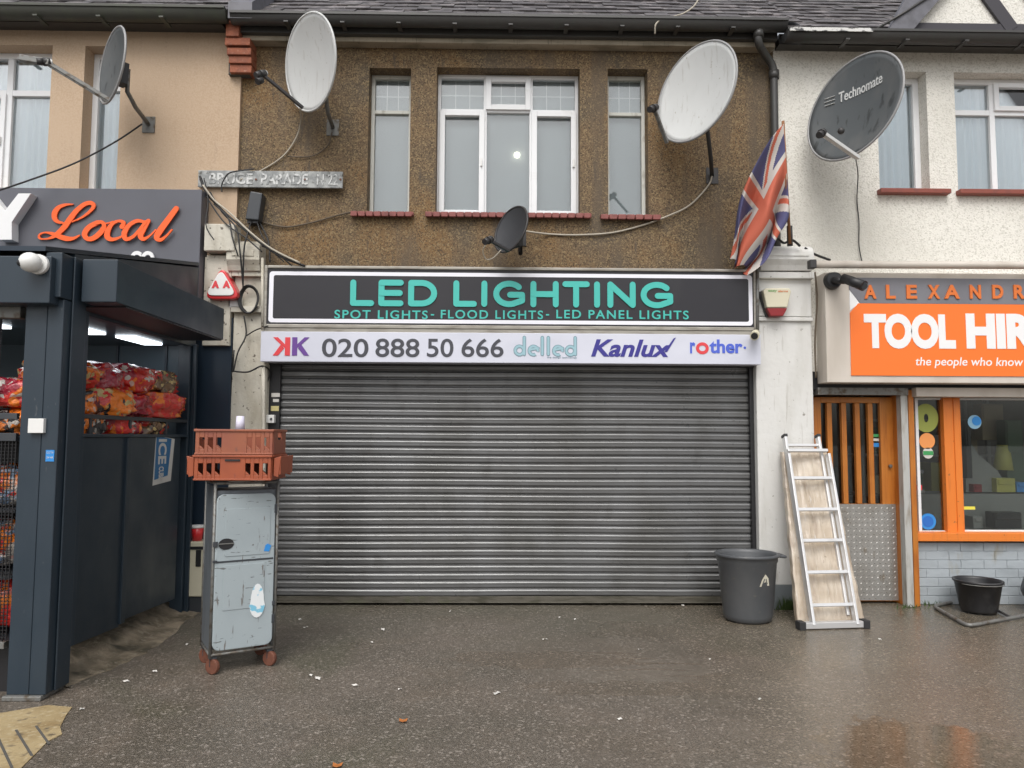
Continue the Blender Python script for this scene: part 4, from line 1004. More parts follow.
# ================================================================== FLAG
fg = thing('flag', 'faded union flag hanging from a leaning wooden pole beside the downpipe', 'flag', P(789,240,6.8))
MB().tube([P(790,244,6.80), P(783,121,6.66)], .014, 10).build('flagpole', m_pole, fg)
MB().tube([P(790,246,6.82), P(789.5,226,6.80)], .026, 10).build('socket', m_dkbracket, fg)
NU, NV = 150, 84
def bez(a, b_, c, t): return tuple((1-t)**2*a[i]+2*t*(1-t)*b_[i]+t*t*c[i] for i in range(2))
def uj(u, v):
    x, y = 60*u-30, 30*v-15; s5 = math.sqrt(5)
    if abs(x) < 3 or abs(y) < 3: return 0
    if abs(x) < 5 or abs(y) < 5: return 1
    d = (x*(1 if x*y > 0 else -1)*.5*1 - y*(1))  # signed distance to the local diagonal
    dd_ = (abs(x)*.5 - abs(y))*2/s5
    if abs(dd_) > 3: return 2
    up = x*y > 0
    side = dd_ if (x > 0) else -dd_
    if (0 < dd_ < 2 and ((x < 0) == (y < 0) and x < 0 or (x > 0 and y < 0))) or (-2 < dd_ < 0 and ((x > 0 and y > 0) or (x < 0 and y > 0))): return 0
    return 1
g = MB(); grid = []
for i in range(NU+1):
    u = i/NU; row = []
    for j in range(NV+1):
        v = j/NV
        top = bez((783.5,124),(737,172),(727,262),u); bot = bez((789,206),(799,236),(750,270),u)
        s_ = v + .07*math.sin(v*9+u*3)*u
        x = bot[0]+(top[0]-bot[0])*s_; y = bot[1]+(top[1]-bot[1])*s_
        y += 3.5*math.sin(v*PI*3.0+u*2)*u + 5*math.sin(u*7+1)*max(0,.5-v)*u
        x -= 9*max(0,.45-v)*math.sin(min(1,u*1.2)*PI) + (3*math.sin(v*13)*u**3)
        x += 2.4*math.sin(u*10+v*5)*u + 2.0*math.sin(v*17+u*4)*u*u
        pole = 6.67+.13*(y-124)/120
        yd = pole - .02 + u*.05 - .10*math.sin(v*PI*4.2 + u*2.6)*min(1, u*2.2) - .035*math.sin(v*23+u*9)*u - .03*math.sin(u*9+v*6)*u
        row.append(g.bm.verts.new(P(x, y, yd)))
    grid.append(row)
for i in range(NU):
    for j in range(NV):
        f = g.bm.faces.new((grid[i][j], grid[i+1][j], grid[i+1][j+1], grid[i][j+1])); f.smooth = True
        f.material_index = uj((i+.5)/NU, (j+.5)/NV)
fo = g.build('cloth', [m_flagr, m_flagw, m_flagb], fg); sm = fo.modifiers.new('thick', 'SOLIDIFY'); sm.thickness = .002

# ================================================================== STREET NAMEPLATE, ALARMS, CAMERAS
npz = thing('street_nameplate', 'weathered grey nameplate with worn raised white letters across two walls', 'nameplate', P(270,180,7.05))
r = rect(198.5, 171.3, 343, 188, 7.05)
m_plate = mat('weathered plate', (.24,.25,.25), .6, layers=[('noise', 14, ONE, .42, .62, (.40,.41,.40)), ('noise', 30, ONE, .58, .7, (.10,.10,.09))])
MB().box(r[0], r[1], 7.035, 7.062, r[2], r[3]).build('plate', m_plate, npz, bevel=.006)
m_worn = mat('worn white letter', (.60,.61,.60), .6, layers=[('noise', 16, ONE, .49, .56, (.26,.27,.27))])
rz_ = lambda a, b_: (XZ(a,180,7.035)[0], XZ(b_,180,7.035)[0], r[2]+.03, r[3]-.028)
text('lettering', 'BRUCE', rz_(209,253), 7.035, m_worn, npz, bold=.02, depth=.005)
text('lettering', 'PARADE', rz_(261,308), 7.035, m_worn, npz, bold=.02, depth=.005)
text('lettering', 'N 22', rz_(317,338), 7.035, m_worn, npz, bold=.01, depth=.005)
g = MB()
for px in (200.5, 256, 305, 340.5): c = P(px, 179.5, 7.034); g.cyl(c, c+Vector((0,-.006,0)), .01, 8)
g.build('bolt', m_rust, npz)
# red triangular alarm box
ab = thing('alarm_box', 'red triangular alarm box with letters AA on the cream pilaster', 'alarm box', P(222,285,7.0))
def rtri(pts, rad, n=6):
    out = []; m = len(pts)
    for i in range(m):
        p0, p1, p2 = Vector(pts[i-1]), Vector(pts[i]), Vector(pts[(i+1)%m]); a = (p0-p1).normalized(); b_ = (p2-p1).normalized()
        A, B = p1+a*rad, p1+b_*rad
        for k in range(n+1):
            t_ = k/n; out.append(tuple((1-t_)**2*A[q]+2*t_*(1-t_)*p1[q]+t_*t_*B[q] for q in range(2)))
    return out
tri = [XZ(203,299,6.92), XZ(241,299,6.92), XZ(222,265,6.92)]
MB().prism(rtri(tri, .10), 6.92, 7.05).build('case', m_alarmred, ab, bevel=.012, fixn=True)
tri2 = [XZ(205,295.5,6.91), XZ(236.5,295.5,6.91), XZ(221,268.5,6.91)]
MB().prism(rtri(tri2, .08), 6.907, 6.918).build('face', m_white, ab, bevel=.004, fixn=True)
text('lettering', 'A', rect(211.5,280.5,219,288,6.9), 6.906, m_red, ab, bold=.09, depth=.003); text('lettering', 'A', rect(222.5,280.5,230,288,6.9), 6.906, m_red, ab, bold=.09, depth=.003)
flat('junction_box', 'small white junction box under the red alarm box', 'junction box', rect(228,297,241,307.5,7.0), 7.05, m_white, .05, bev=.006)
flat('meter_cover', 'square cream cover box at the top of the left pilaster', 'cover box', rect(204.5,224,235,251,6.92), 7.08, m_creampaint, .17, bev=.008)
flat('meter_shelf', 'thin cream louvre under the square cover box', 'cover box', rect(206,255,228,268,7.0), 7.06, m_creampaint, .05, bev=.006)
# dark grey telecom box on the wall
jb = thing('telecom_box', 'dark grey slanted telecom box on the brown wall under the nameplate', 'junction box', P(253,205,7.05))
r = rect(246.5,191,262,219,7.0); MB().prism([(r[0]-.01, r[2]), (r[1]-.03, r[2]-.01), (r[1], r[3]-.02), (r[0]+.03, r[3])], 7.0, 7.12).build('case', m_darksteel, jb, bevel=.01, fixn=True)
MB().prism([(r[0]+.0, r[2]-.03), (r[1]-.05, r[2]-.03), (r[1]-.035, r[2]-.01), (r[0]+.0, r[2]-.0)], 7.03, 7.12).build('cable_gland', m_black, jb, fixn=True)
# cream alarm box on right pilaster
a2 = thing('alarm_box', 'cream alarm box with dark red base on the white pilaster', 'alarm box', P(777,300,6.98))
def Q(x, y): return XZ(x, y, 6.93)
MB().prism([Q(767,307.5), Q(787.5,307.5), Q(791.5,291), Q(789.5,288), Q(766,288), Q(763.5,291)], 6.93, 7.04).build('case', m_cream, a2, bevel=.01, fixn=True)
MB().prism([Q(771,315.8), Q(783.5,315.8), Q(787.7,308), Q(767,308)], 6.935, 7.04).build('base', m_maroon, a2, bevel=.006, fixn=True)
MB().prism([Q(762.5,290), Q(764,289.5), Q(768,309), Q(771,316), Q(769.5,316), Q(762.5,294)][::-1], 6.99, 7.04).build('back_plate', m_dkbracket, a2, fixn=True)
text('lettering', 'easy', rect(768,290,777,292.5,6.93), 6.929, mat('faded green print', (.25,.40,.18), .5), a2, bold=.03, depth=.002)
text('lettering', 'alarms', rect(778,290,788,292.2,6.93), 6.929, mat('faded orange print', (.60,.25,.12), .5), a2, bold=.03, depth=.002)
# white bullet camera at the sign corner
bc = thing('bullet_camera', 'small white bullet camera at the right end of the phone number board', 'camera', P(755,335,6.9))
MB().tube([P(756,333,6.93), P(754.5,336,6.78)], [.036,.042], 20).build('body', m_cream, bc)
MB().tube([P(754.5,336,6.779), P(754.4,336.2,6.77)], [.032,.028], 20).build('lens', m_black, bc)
# black camera near tool sign
tcm = thing('bullet_camera', 'black bullet camera on a round base at the left of the tool hire sign', 'camera', P(833,281,6.85))
c = P(832,281,6.88); MB().tube([c, c+Vector((0,-.07,0))], [.085,.07], 24).build('base', m_black, tcm)
MB().tube([P(833,280,6.80), P(845,281,6.72)], .03, 12).build('arm', m_black, tcm)
MB().tube([P(843,278,6.72), P(864,286,6.55)], [.042,.048], 20).build('body', m_black, tcm)
MB().tube([P(864,286,6.549), P(864.6,286.2,6.54)], [.035,.03], 20).build('lens', m_darksteel, tcm)

# ================================================================== TOOL HIRE SHOP
ts = thing('shop_sign', 'beige signboard with orange panel reading TOOL HIRE', 'sign', (5, 6.95, 2.1))
YT = 6.9
r = rect(826, 273, 1024, 383, YT); MB().box(r[0], 7.6, YT, 7.12, r[2], r[3]).build('board', m_beige, ts, bevel=.006)
ra = rect(849, 278.5, 1024, 304, YT); MB().prism([(ra[0], ra[2]+.13), (ra[0]+.10, ra[2]+.001), (7.5, ra[2]+.001), (7.5, ra[3]), (ra[0], ra[3])], YT-.008, YT).build('header_band', m_toolgrey, ts, fixn=True)
rb = rect(850, 304, 1024, 376, YT); MB().prism([(rb[0], rb[2]), (7.5, rb[2]), (7.5, rb[3]-.001), (rb[0]+.085, rb[3]-.001), (rb[0]+.005, rb[3]-.09)], YT-.010, YT).build('panel', m_toolorange, ts, fixn=True)
MB().prism([(ra[0]+.001, ra[2]+.128), (ra[0]+.001, ra[2]-.07), (ra[0]+.095, ra[2]+.001)], YT-.006, YT).build('corner_fold', m_letterwhite, ts, fixn=True)
for ch, a, b_ in (('A',863.5,875.5),('L',885.2,894.5),('E',905.5,916),('X',927,938.8),('A',943.2,958.6),('N',968.8,979.8),('D',991.2,1002),('R',1012.5,1023.5),('A',1034,1047),('S',1056,1066)):
    if a < 1030: text('letter', ch, rect(a, 285.2, b_, 299, YT), YT-.008, m_toolletter, ts, bold=.035, depth=.012)
def conpoly(mb, body, r_): add_text(mb, body, lambda u, v, w: (r_[0]+u*(r_[1]-r_[0]), YT-.010-.004*w, r_[2]+v*(r_[3]-r_[2])), bold=.055, spacing=.98)
g = MB(); conpoly(g, 'TOOL', rect(863.5, 314, 954.6, 349, YT)); g.build('lettering', m_letterwhite, ts); g = MB(); conpoly(g, 'HIRE', rect(965.3, 314, 1052, 349, YT)); g.build('lettering', m_letterwhite, ts)
text('lettering', 'the people who know', rect(915, 357.5, 1022.5, 368.5, YT), YT-.010, m_letterwhite, ts, bold=.008, shear=.15, depth=.002)
# roller awning tube above
aw = thing('awning_roller', 'long pale awning tube above the tool hire sign', 'awning', P(815,266,6.85))
a = P(814,264.5,6.80); MB().tube([a, Vector((7.6, a.y, a.z+.02))], .036, 16).build('tube', m_beige, aw)
MB().box(a.x-.05, a.x+.01, a.y-.04, a.y+.04, a.z-.04, a.z+.04).build('end_bracket', m_dkbracket, aw, bevel=.006)
# shop front
YD = 7.28
tf = thing('shopfront', 'orange tool hire shopfront with wood door and display window', 'shopfront', (5, YD, 0))
zd = XZ(860, 397, YD)[1]
MB().box(2.96, 7.6, 7.14, 7.45, XZ(860,390,7.15)[1]+.0, 2.3).build('lintel', m_black, tf)
MB().box(XZ(816,392,7.14)[0], XZ(906,392,7.14)[0], 7.10, 7.2, XZ(860,395,7.14)[1], XZ(860,388,7.14)[1]).build('shutter_guide', m_galv, tf)
MB().box(XZ(914,392,7.1)[0], 7.6, 7.06, 7.2, XZ(960,397,7.1)[1], XZ(960,388,7.1)[1]).build('header_bar', m_beige, tf, bevel=.004)
dx0, dx1 = XZ(813, 450, YD)[0], XZ(903, 450, YD)[0]
zk = XZ(860, 504, YD)[1]
bx = [XZ(a, 450, YD)[0] for a in (822, 831, 840.5, 853.5, 867, 880.5, 884.5)]
do = MB()
do.box(dx0, dx0+.09, YD, YD+.05, 0.02, zd).box(XZ(881,450,YD)[0], XZ(899,450,YD)[0], YD, YD+.05, 0.02, zd).box(dx0+.09, XZ(881,450,YD)[0], YD, YD+.05, zd-.06, zd).box(dx0+.09, XZ(881,450,YD)[0], YD+.001, YD+.05, .02, zk)
for px in (830, 844.5, 858, 871): 
    xx = XZ(px, 450, YD)[0]; do.box(xx-.025, xx+.025, YD-.01, YD+.04, zk, zd-.06)
dr = do.build('door', m_wood, tf, bevel=.006)
MB().box(dx0+.09, XZ(881,450,YD)[0], YD+.041, YD+.046, zk, zd-.06).build('glass_pane', m_shopglass, dr)
c = P(890,466,YD-.01); MB().cyl(c, c+Vector((0,-.02,0)), .016).build('lock', m_galv, dr)
kx0, kx1 = XZ(815, 550, YD)[0], XZ(900, 550, YD)[0]; g = MB().box(kx0, kx1, YD-.006, YD-.002, .03, zk)
x = kx0+.02; i = 0
while x < kx1-.02:
    z = .05 + (i % 2)*.028
    while z < zk-.02:
        s_ = 1 if (i % 2) else -1; w = Vector((math.cos(s_*.785), 0, math.sin(s_*.785))); u_ = Vector((-w.z, 0, w.x)); cc = Vector((x, YD-.006, z))
        vs = [g.bm.verts.new(q) for q in (cc-w*.014, cc-u_*.005, cc+w*.014, cc+u_*.005)]; tp = g.bm.verts.new(cc+Vector((0,-.003,0)))
        for k in range(4): g.bm.faces.new((vs[k], vs[(k+1)%4], tp))
        z += .056
    x += .028; i += 1
g.build('kick_plate', m_tread, dr, fixn=True)
for a, b_, y0_, m_, nm in ((899.5,903.5,7.2,m_wood,'door_post'), (904,911,7.12,m_galv,'shutter_guide'), (911.5,917,7.14,m_wood,'window_post')):
    o = MB().box(XZ(a,500,y0_)[0], XZ(b_,500,y0_)[0], y0_, 7.4, 0, XZ(900,389,y0_)[1]).build(nm, m_ if nm != 'shutter_guide' else mat('pale guide paint', (.42,.42,.40), .5, layers=[('noise', 9, (3,3,.5), .5, .75, (.25,.22,.18))]), tf, bevel=.004)
ww = [XZ(917,480,YD)[0], XZ(943,480,YD)[0], XZ(960,480,YD)[0], 7.5]; zw0, zw1 = XZ(980,532,YD)[1], XZ(980,398,YD)[1]
g = MB().box(ww[1], ww[2], YD-.05, YD+.05, zw0, zw1).box((ww[1]+ww[2])/2+.01, ww[2]-.02, YD-.062, YD-.05, zw0, zw1)
g.box(XZ(915,537,7.2)[0], 7.5, 7.15, YD+.05, XZ(980,541.5,7.15)[1], XZ(980,533,7.15)[1])
wf = g.build('window_frame', m_orangepaint, tf, bevel=.005)
g = MB().box(ww[0], ww[0]+.03, YD-.01, YD+.04, zw0, zw1).box(ww[0]+.03, ww[1]-.001, YD-.01, YD+.04, zw1-.02, zw1).box(ww[2]+.001, ww[3], YD-.01, YD+.04, zw1-.02, zw1).box(ww[2]+.001, ww[3], YD-.01, YD+.04, zw0, zw0+.02).box(ww[0]+.03, ww[1]-.001, YD-.01, YD+.04, zw0, zw0+.012)
g.build('bead', m_upvc, wf, bevel=.002)
MB().box(ww[0]+.03, ww[1], YD+.01, YD+.016, zw0+.01, zw1-.02).build('glass_pane', m_shopglass, wf); MB().box(ww[2], ww[3], YD+.01, YD+.016, zw0+.02, zw1-.02).build('glass_pane', m_shopglass, wf)
def disc(name, cx, cy_, rpx, m, parent, Y, label=None, dy=0):
    c = P(cx, cy_, Y); r_ = rpx*Y/F; g = MB(); g.cyl(c, c+Vector((0,-.002,0)), r_, 28); o = g.build(name, m, parent)
    if label: o['label'] = label
    return o
yg = YD+.009
disc('sticker', 927, 441, 8, m_stickor, wf, yg, 'round orange sticker'); disc('sticker', 928, 453, 5.5, m_paper, wf, yg, 'round green and white sticker')
MB().box(*rect(923,451,933,455,yg)[:2], yg-.006, yg-.003, *rect(923,451,933,455,yg)[2:]).build('sticker_band', m_stickgr, wf)
disc('sticker', 928, 521.5, 8, m_stickblue, wf, yg, 'round blue sticker'); disc('sticker', 928, 521.5, 5.5, mat('mid blue', (.02,.14,.50), .5), wf, yg-.003)
disc('sticker', 974.5, 422, 7, mat('pale blue print', (.25,.45,.60), .5), wf, yg, 'round pale blue logo'); disc('sticker', 976.5, 421, 4.6, m_stickblue, wf, yg-.003)
g = MB(); c = P(926,418,yg)
annulus(g, c.x, c.z, .072, .092, .10, yg-.002, .002); g.build('sticker', m_lime, wf)['label'] = 'round faded yellow transfer'
r = rect(961,506.5,975,509.5,yg); MB().box(r[0], r[1], yg-.002, yg, r[2], r[3]).build('tape', m_yellow, wf)
r = rect(916.5,485,922,490,yg); MB().box(r[0], r[1], yg-.002, yg, r[2], r[3]).build('sticker', m_red, wf)['label'] = 'small red sticker'
g = MB()
for (y0_, y1_, mm) in ((434,437,m_stickgr),(438.5,441,m_paper),(443,447,m_stickblue)):
    r = rect(876,y0_,881.5,y1_,YD-.002); MB().box(r[0]-.02, r[1]+.0, YD+.036, YD+.040, r[2], r[3]).build('sticker', mm, dr)
g.bm.free()
# brick stall riser: real courses
g = MB(); zs_ = XZ(980,541.5,7.3)[1]; x0_ = XZ(917,570,7.2)[0]; rnd = random.Random(5); nrow = 7; hh = zs_/nrow
g.box(x0_, 7.5, 7.235, 7.4, 0, zs_-.003)
for i in range(nrow):
    x = x0_ - (.115 if i % 2 else 0)
    while x < 7.5:
        a, b_ = max(x, x0_), min(x+.222, 7.5)
        if b_-a > .03: g.box(a, b_, 7.229+rnd.uniform(-.0015,.0015), 7.236, i*hh+.003, (i+1)*hh-.003)
        x += .226
g.build('stall_riser', m_paintbrick, tf, bevel=.003)
# room behind
g = MB().box(2.9, 7.6, 9.6, 9.65, 0, 2.4).box(2.85, 2.9, 7.42, 9.65, 0, 2.4).box(7.6, 7.65, 7.42, 9.65, 0, 2.4).box(2.85, 7.65, 7.42, 9.65, 2.3, 2.4).box(2.9, 7.6, 7.42, 9.6, .005, .02)
g.build('room', m_interior, tf)
def prop(name, label, cat, mbm, m, group=None, bevel=.004): return tag(mbm.build(name, m, bevel=bevel), label, cat, group)
m_dkgreen = mat('dull green', (.05,.09,.05), .6); m_mid = mat('mid grey metal', (.25,.25,.24), .5); m_tan = mat('tan card', (.35,.28,.18), .7); m_ye2 = mat('dull yellow', (.45,.42,.10), .5)
shf = thing('display_shelf', 'grey shelving unit at the back of the tool hire shop', 'shelf', (4.75,8.6,0))
g = MB(); 
for x in (4.15, 5.6): g.box(x-.02, x+.02, 8.4, 8.44, .02, 2.1).box(x-.02, x+.02, 8.8, 8.84, .02, 2.1)
g.build('upright', m_mid, shf)
for z in (.5, .95, 1.4, 1.8): MB().box(4.12, 5.63, 8.38, 8.86, z, z+.025).build('shelf', m_mid, shf)
bx_ = [(4.2,4.5,.977,.2,m_tan,'tan box on the middle shelf of the tool shop'),(4.6,4.85,.977,.28,m_dkgreen,'green box on the middle shelf of the tool shop'),(4.95,5.15,.977,.35,m_ye2,'yellow box on the middle shelf of the tool shop'),(4.25,4.55,1.427,.3,m_dkgreen,'green box on the upper shelf of the tool shop'),(4.7,5.1,1.427,.22,m_mid,'grey box on the upper shelf of the tool shop'),(5.2,5.5,1.427,.27,m_tan,'tan box on the upper shelf of the tool shop'),(4.3,4.8,.527,.25,m_mid,'grey box on the low shelf of the tool shop')]
for a, b_, z, h_, m_, lb in bx_: prop('stock_box', lb, 'box', MB().box(a, b_, 8.45, 8.75, z, z+h_), m_)
prop('machine_guard', 'sloping pale grey machine guard behind the big shop window', 'machine', MB().prism([XZ(965,492,7.9), XZ(1010,492,7.9), XZ(996,470,7.9), XZ(978,455,7.9), XZ(968,440,7.9), XZ(964,440,7.9)], 7.88, 8.0), m_mid)
prop('shop_counter', 'dark counter behind the tool hire shop window', 'counter', MB().box(4.35, 6.6, 7.75, 8.15, .02, XZ(990,494,7.75)[1]), m_mid)
g = MB().tube([P(1003,445,8.0), P(1003,470,8.0)], [.06,.10], 16); prop('hanging_helmet', 'dull yellow shape hanging in the tool shop window', 'helmet', g, m_ye2, bevel=0)
for k_, (px, py0, py1, wpx, Yd, m_, lb_, ct_) in enumerate((
    (1012, 420, 492, 14, 8.0, m_dkgreen, 'tall dark green machine at the right of the big shop window', 'machine'),
    (990, 404, 440, 20, 8.25, m_tan, 'pale poster board high in the tool shop', 'board'),
    (1003, 478, 492, 18, 7.85, m_ye2, 'low yellow case on the shop counter', 'case'),
    (975, 484, 492, 8, 7.85, m_maroon, 'small dark red case on the shop counter', 'case'),
    (1018, 482, 492, 8, 7.85, m_stickblue, 'small blue case on the shop counter', 'case'),
    (966, 420, 478, 3, 7.75, m_black, 'thin black pole standing by the orange mullion', 'pole'),
    (1005, 512, 528, 26, 7.5, m_black, 'black crate low in the shop window', 'crate'),
    (975, 516, 528, 9, 7.5, m_mid, 'small grey can low in the shop window', 'can'))):
    a_ = P(px-wpx/2, py1, Yd); b_ = P(px+wpx/2, py0, Yd); g = MB().box(a_.x, b_.x, Yd-.05, Yd+.10, a_.z, b_.z); g.box(a_.x+.01, b_.x-.01, Yd-.065, Yd-.051, a_.z+(b_.z-a_.z)*.55, b_.z-.01)
    prop('shop_stock', lb_, ct_, g, m_, bevel=.006)
g = MB()
for z in (1.25, 1.05, .85): g.box(4.0, 4.32, 7.5, 7.53, z, z+.035)
g.box(4.02, 4.05, 7.53, 7.56, .3, 1.9).box(4.27, 4.30, 7.53, 7.56, .3, 1.9)
prop('wall_rack', 'narrow grey tool rack behind the left shop window pane', 'rack', g, m_mid)

# ================================================================== BREAD TRAY TROLLEY
TH = math.radians(30)
TL = thing('roll_container', 'tall scuffed pale blue insulated container on rusty casters', 'trolley', (-1.935, 5.10, 0), rz=TH)
def tb(name, mb, m, bevel=.004, parent=None): return mb.build(name, m, parent or TL, bevel=bevel, local=True)
W_, D_, H0, H1 = .435, .38, .13, 1.285
tb('body', MB().box(.015, W_-.015, .02, D_-.02, H0+.03, H1-.06), m_trolleyside, .01)
g = MB()
for x in (.008, W_-.008):
    for y in (.008, D_-.008): g.tube([(x, y, H0-.02), (x, y, H1)], .011, 10)
for z in (H0, H1-.01):
    g.tube([(.008, .008, z), (W_-.008, .008, z)], .010, 8); g.tube([(.008, D_-.008, z), (W_-.008, D_-.008, z)], .010, 8)
    g.tube([(.008, .008, z), (.008, D_-.008, z)], .010, 8); g.tube([(W_-.008, .008, z), (W_-.008, D_-.008, z)], .010, 8)
tb('frame', g, m_galv, 0)
tb('side_panel', MB().box(.003, .014, .03, D_-.03, H0+.02, H1-.03), m_trolleyside, .003)
def rrbox(x0, x1, z0, z1, rad, y0, y1): return MB().prism(rr_outline(x0, x1, z0, z1, rad), y0, y1)
dd_ = tb('door', rrbox(.017, W_-.026, H0+.025, H1-.085, .05, -.012, .02), m_trolley, .006); 
tb('door_panel', rrbox(.075, W_-.06, .78, 1.10, .015, -.016, -.0125), m_trolley, .002, dd_)
tb('door_panel', rrbox(.07, W_-.09, .42, .72, .01, -.016, -.0125), m_trolley, .002, dd_)
tb('door_seam', MB().box(.022, W_-.035, -.0145, -.0125, .74, .752), m_darksteel, 0, dd_)
g = MB(); g.prism([(.085+.05*math.cos(2*PI*k/20)+.0, .865+.038*math.sin(2*PI*k/20)) for k in range(20)], -.0185, -.0165); tb('grip_hole', g, m_black, 0, dd_)
tb('grip_bar', MB().bar((.035,-.020,.868), (.135,-.020,.868), .006, .006), m_galv, 0, dd_)
tb('hinge', MB().box(W_-.034, W_-.016, -.016, .0, 1.06, 1.12).box(W_-.034, W_-.016, -.016, .0, .30, .36).box(W_-.034, W_-.016, -.016, .0, .42, .45), m_darksteel, .002, dd_)
tb('latch', MB().box(.0, .03, -.022, -.012, .85, .885).box(.0, .03, -.022, -.012, .745, .76), m_darksteel, .002, dd_)
g = MB(); g.prism([(.30+.055*math.cos(2*PI*k/20)*(1 if math.sin(2*PI*k/20) < 0 else .8), .465+.115*math.sin(2*PI*k/20)) for k in range(20)], -.0185, -.0165)
tb('sticker', g, m_sticker, 0, dd_)['label'] = 'torn white and blue sticker'
tb('sticker', MB().prism([(.335,.80),(.37,.795),(.385,.835),(.36,.85),(.345,.84)], -.0185, -.0165), m_stickblue, 0, dd_)['label'] = 'small blue mark'
for (x, y) in ((.03,.04),(W_-.03,.04),(.03,D_-.05),(W_-.03,D_-.05)):
    g = MB().box(x-.025, x+.025, y-.03, y+.03, H0-.03, H0-.012).box(x-.022, x-.018, y-.02, y+.02, .05, H0-.03).box(x+.018, x+.022, y-.02, y+.02, .05, H0-.03)
    ca = tb('caster', g, m_darksteel, .002)
    a = Vector((.8,.6,0)).normalized()*.016; c = Vector((x, y-.015, .052)); tb('wheel', MB().tube([c-a, c+a], .052, 20), m_rust, .006, ca)

# crates on top
def crate(name, z, label, m, dz=0):
    t = thing(name, label, 'crate', (-1.815, 5.27, z), 'terracotta bread crates stacked on the container', rz=math.radians(2+dz))
    w, d, h = .256, .19, .172; tt = .010
    def part(nm, mb, mm=m, bev=.003): return mb.build(nm, mm, t, bevel=bev, local=True)
    part('base', MB().box(-w, w, -d, d, 0, .012))
    for sgn, nm in ((-1,'front_side'), (1,'back_side')):
        y0, y1 = (sgn*d-tt/2, sgn*d+tt/2); g = MB()
        holes = [(-.230+.056*i, -.230+.056*i+.034, .035, .115) for i in range(3)] + [(.085+.058*i, .119+.058*i, .035, .115) for i in range(3)]
        wall_holes(g, -w, w, .0, h, holes, y0, y1); g.box(-w-.01, w+.01, y0-.010, y1+.010, h-.016, h); g.box(-w-.004, w+.004, y0-.006, y1+.006, .0, .012)
        for hx in holes: g.prism([(hx[0], hx[2]), (hx[0]+.026, hx[2]), (hx[0], hx[2]+.02)], y0+.001, y1-.001) if False else None
        for hx in holes: g.prism([(hx[1]-.034, hx[2]), (hx[1], hx[2]-.0), (hx[1]-.034, hx[2]+.03)], y0+.001, y1-.001)
        part(nm, g)
    for sgn in (-1, 1):
        x0, x1 = sgn*w-tt/2, sgn*w+tt/2
        g = MB().box(x0, x1, -d+tt, d-tt, 0, .10).box(x0, x1, -d+tt, -.06, .10, h).box(x0, x1, .06, d-tt, .10, h).box(x0-.008, x1+.008, -d+tt, d-tt, h-.016, h+.001)
        part('end_side', g)
    return t
c1 = crate('bread_crate', 1.298, 'lower terracotta crate with flared end handles on the blue container', m_crate)
for sgn in (-1, 1):
    q = [(sgn*.268, .03), (sgn*.300, .02), (sgn*.318, .165), (sgn*.268, .15)]
    g = MB().prism(q, -.17, -.16).prism(q, .16, .17); g.bar((sgn*.309, -.165, .10), (sgn*.309, .165, .10), .012, .125)
    g.build('end_handle', m_crate, c1, bevel=.003, local=True, fixn=True)
MB().box(-.05, .05, -.203, -.195, .130, .143).build('label_slot', m_black, c1, local=True)
crate('bread_crate', 1.4725, 'upper faded terracotta crate with a cup standing on it', m_crate2, 1.5)
cup = tag(MB().lathe(P(240,428,5.2)-Vector((0,0,.022)), [(.034,0),(.026,.105),(.0,.106)], 20).build('paper_cup', mat('white paper cup', (.68,.66,.78), .6)), 'upturned white paper cup on top of the crates', 'cup')
# white cabinet behind trolley and red cup on it
cab = thing('meter_cabinet', 'narrow white cabinet with black slot behind the blue container', 'cabinet', P(196,600,6.95))
r = rect(187.5, 541, 212, 596, 6.9)
MB().box(r[0], r[1], 6.86, 7.03, r[2], r[3]).build('case', m_cream, cab, bevel=.012)
MB().box(r[0]+.02, r[1]-.02, 6.88, 7.02, 0, r[2]-.001).build('foot', m_darksteel, cab)
r2 = rect(190,546.5,206,549.5,6.858); MB().box(r2[0], r2[1], 6.852, 6.859, r2[2], r2[3]).build('slot', m_black, cab); r2 = rect(196,550,201,566.5,6.858); MB().box(r2[0], r2[1], 6.851, 6.859, r2[2], r2[3]).build('slot', m_black, cab)
rc = thing('paper_cup', 'red and white paper cup on the white cabinet', 'cup', (XZ(197,541,6.93)[0], 6.93, r[3]+.001))
c = Vector((0,0,0)); 
MB().lathe((0,0,0), [(.042,0),(.058,.125),(.052,.125),(.04,.01)], 24).build('body', m_alarmred, rc, local=True)
MB().lathe((0,0,.115), [(.060,0),(.062,.022),(.05,.026),(.0,.026)], 24).build('rim', m_white, rc, local=True)

# ================================================================== BIN
bn_c = G(748, 620); bc_ = Vector((bn_c.x, bn_c.y, 0))
bi = thing('waste_bin', 'round dark grey plastic bin with recycling mark in front of the shutter', 'bin', bc_)
prof = [(.0,.0),(.180,.0),(.208,.02),(.220,.06),(.262,.55),(.272,.56),(.272,.60),(.288,.605),(.290,.625),(.278,.632),(.262,.628),(.252,.60),(.20,.05),(.0,.045)]
prof = [(a_*.97, b_*.93) for a_, b_ in prof]
MB().lathe((0,0,0), prof, 48, 1.0, .92).build('tub', m_bin, bi, local=True)
for sgn in (1,):
    g = MB(); pts = spline([(sgn*.262,-.07,.567),(sgn*.322,-.05,.558),(sgn*.332,.0,.555),(sgn*.322,.05,.558),(sgn*.262,.07,.567)], 5); g.tube(pts, .014, 8); g.build('handle', m_bin, bi, local=True)
g = MB(); a0 = -1.22
def onbin(u, z): 
    a = a0 + u/.25; rr = .2134+(.254-.2134)*(z-.056)/.456+.003; return (rr*math.cos(a), rr*.92*math.sin(a), z)
vs = [g.bm.verts.new(onbin(u, z)) for u, z in ((-.055,.33),(.05,.335),(.035,.40),(.0,.435),(-.03,.395))]; g.bm.faces.new(vs); 
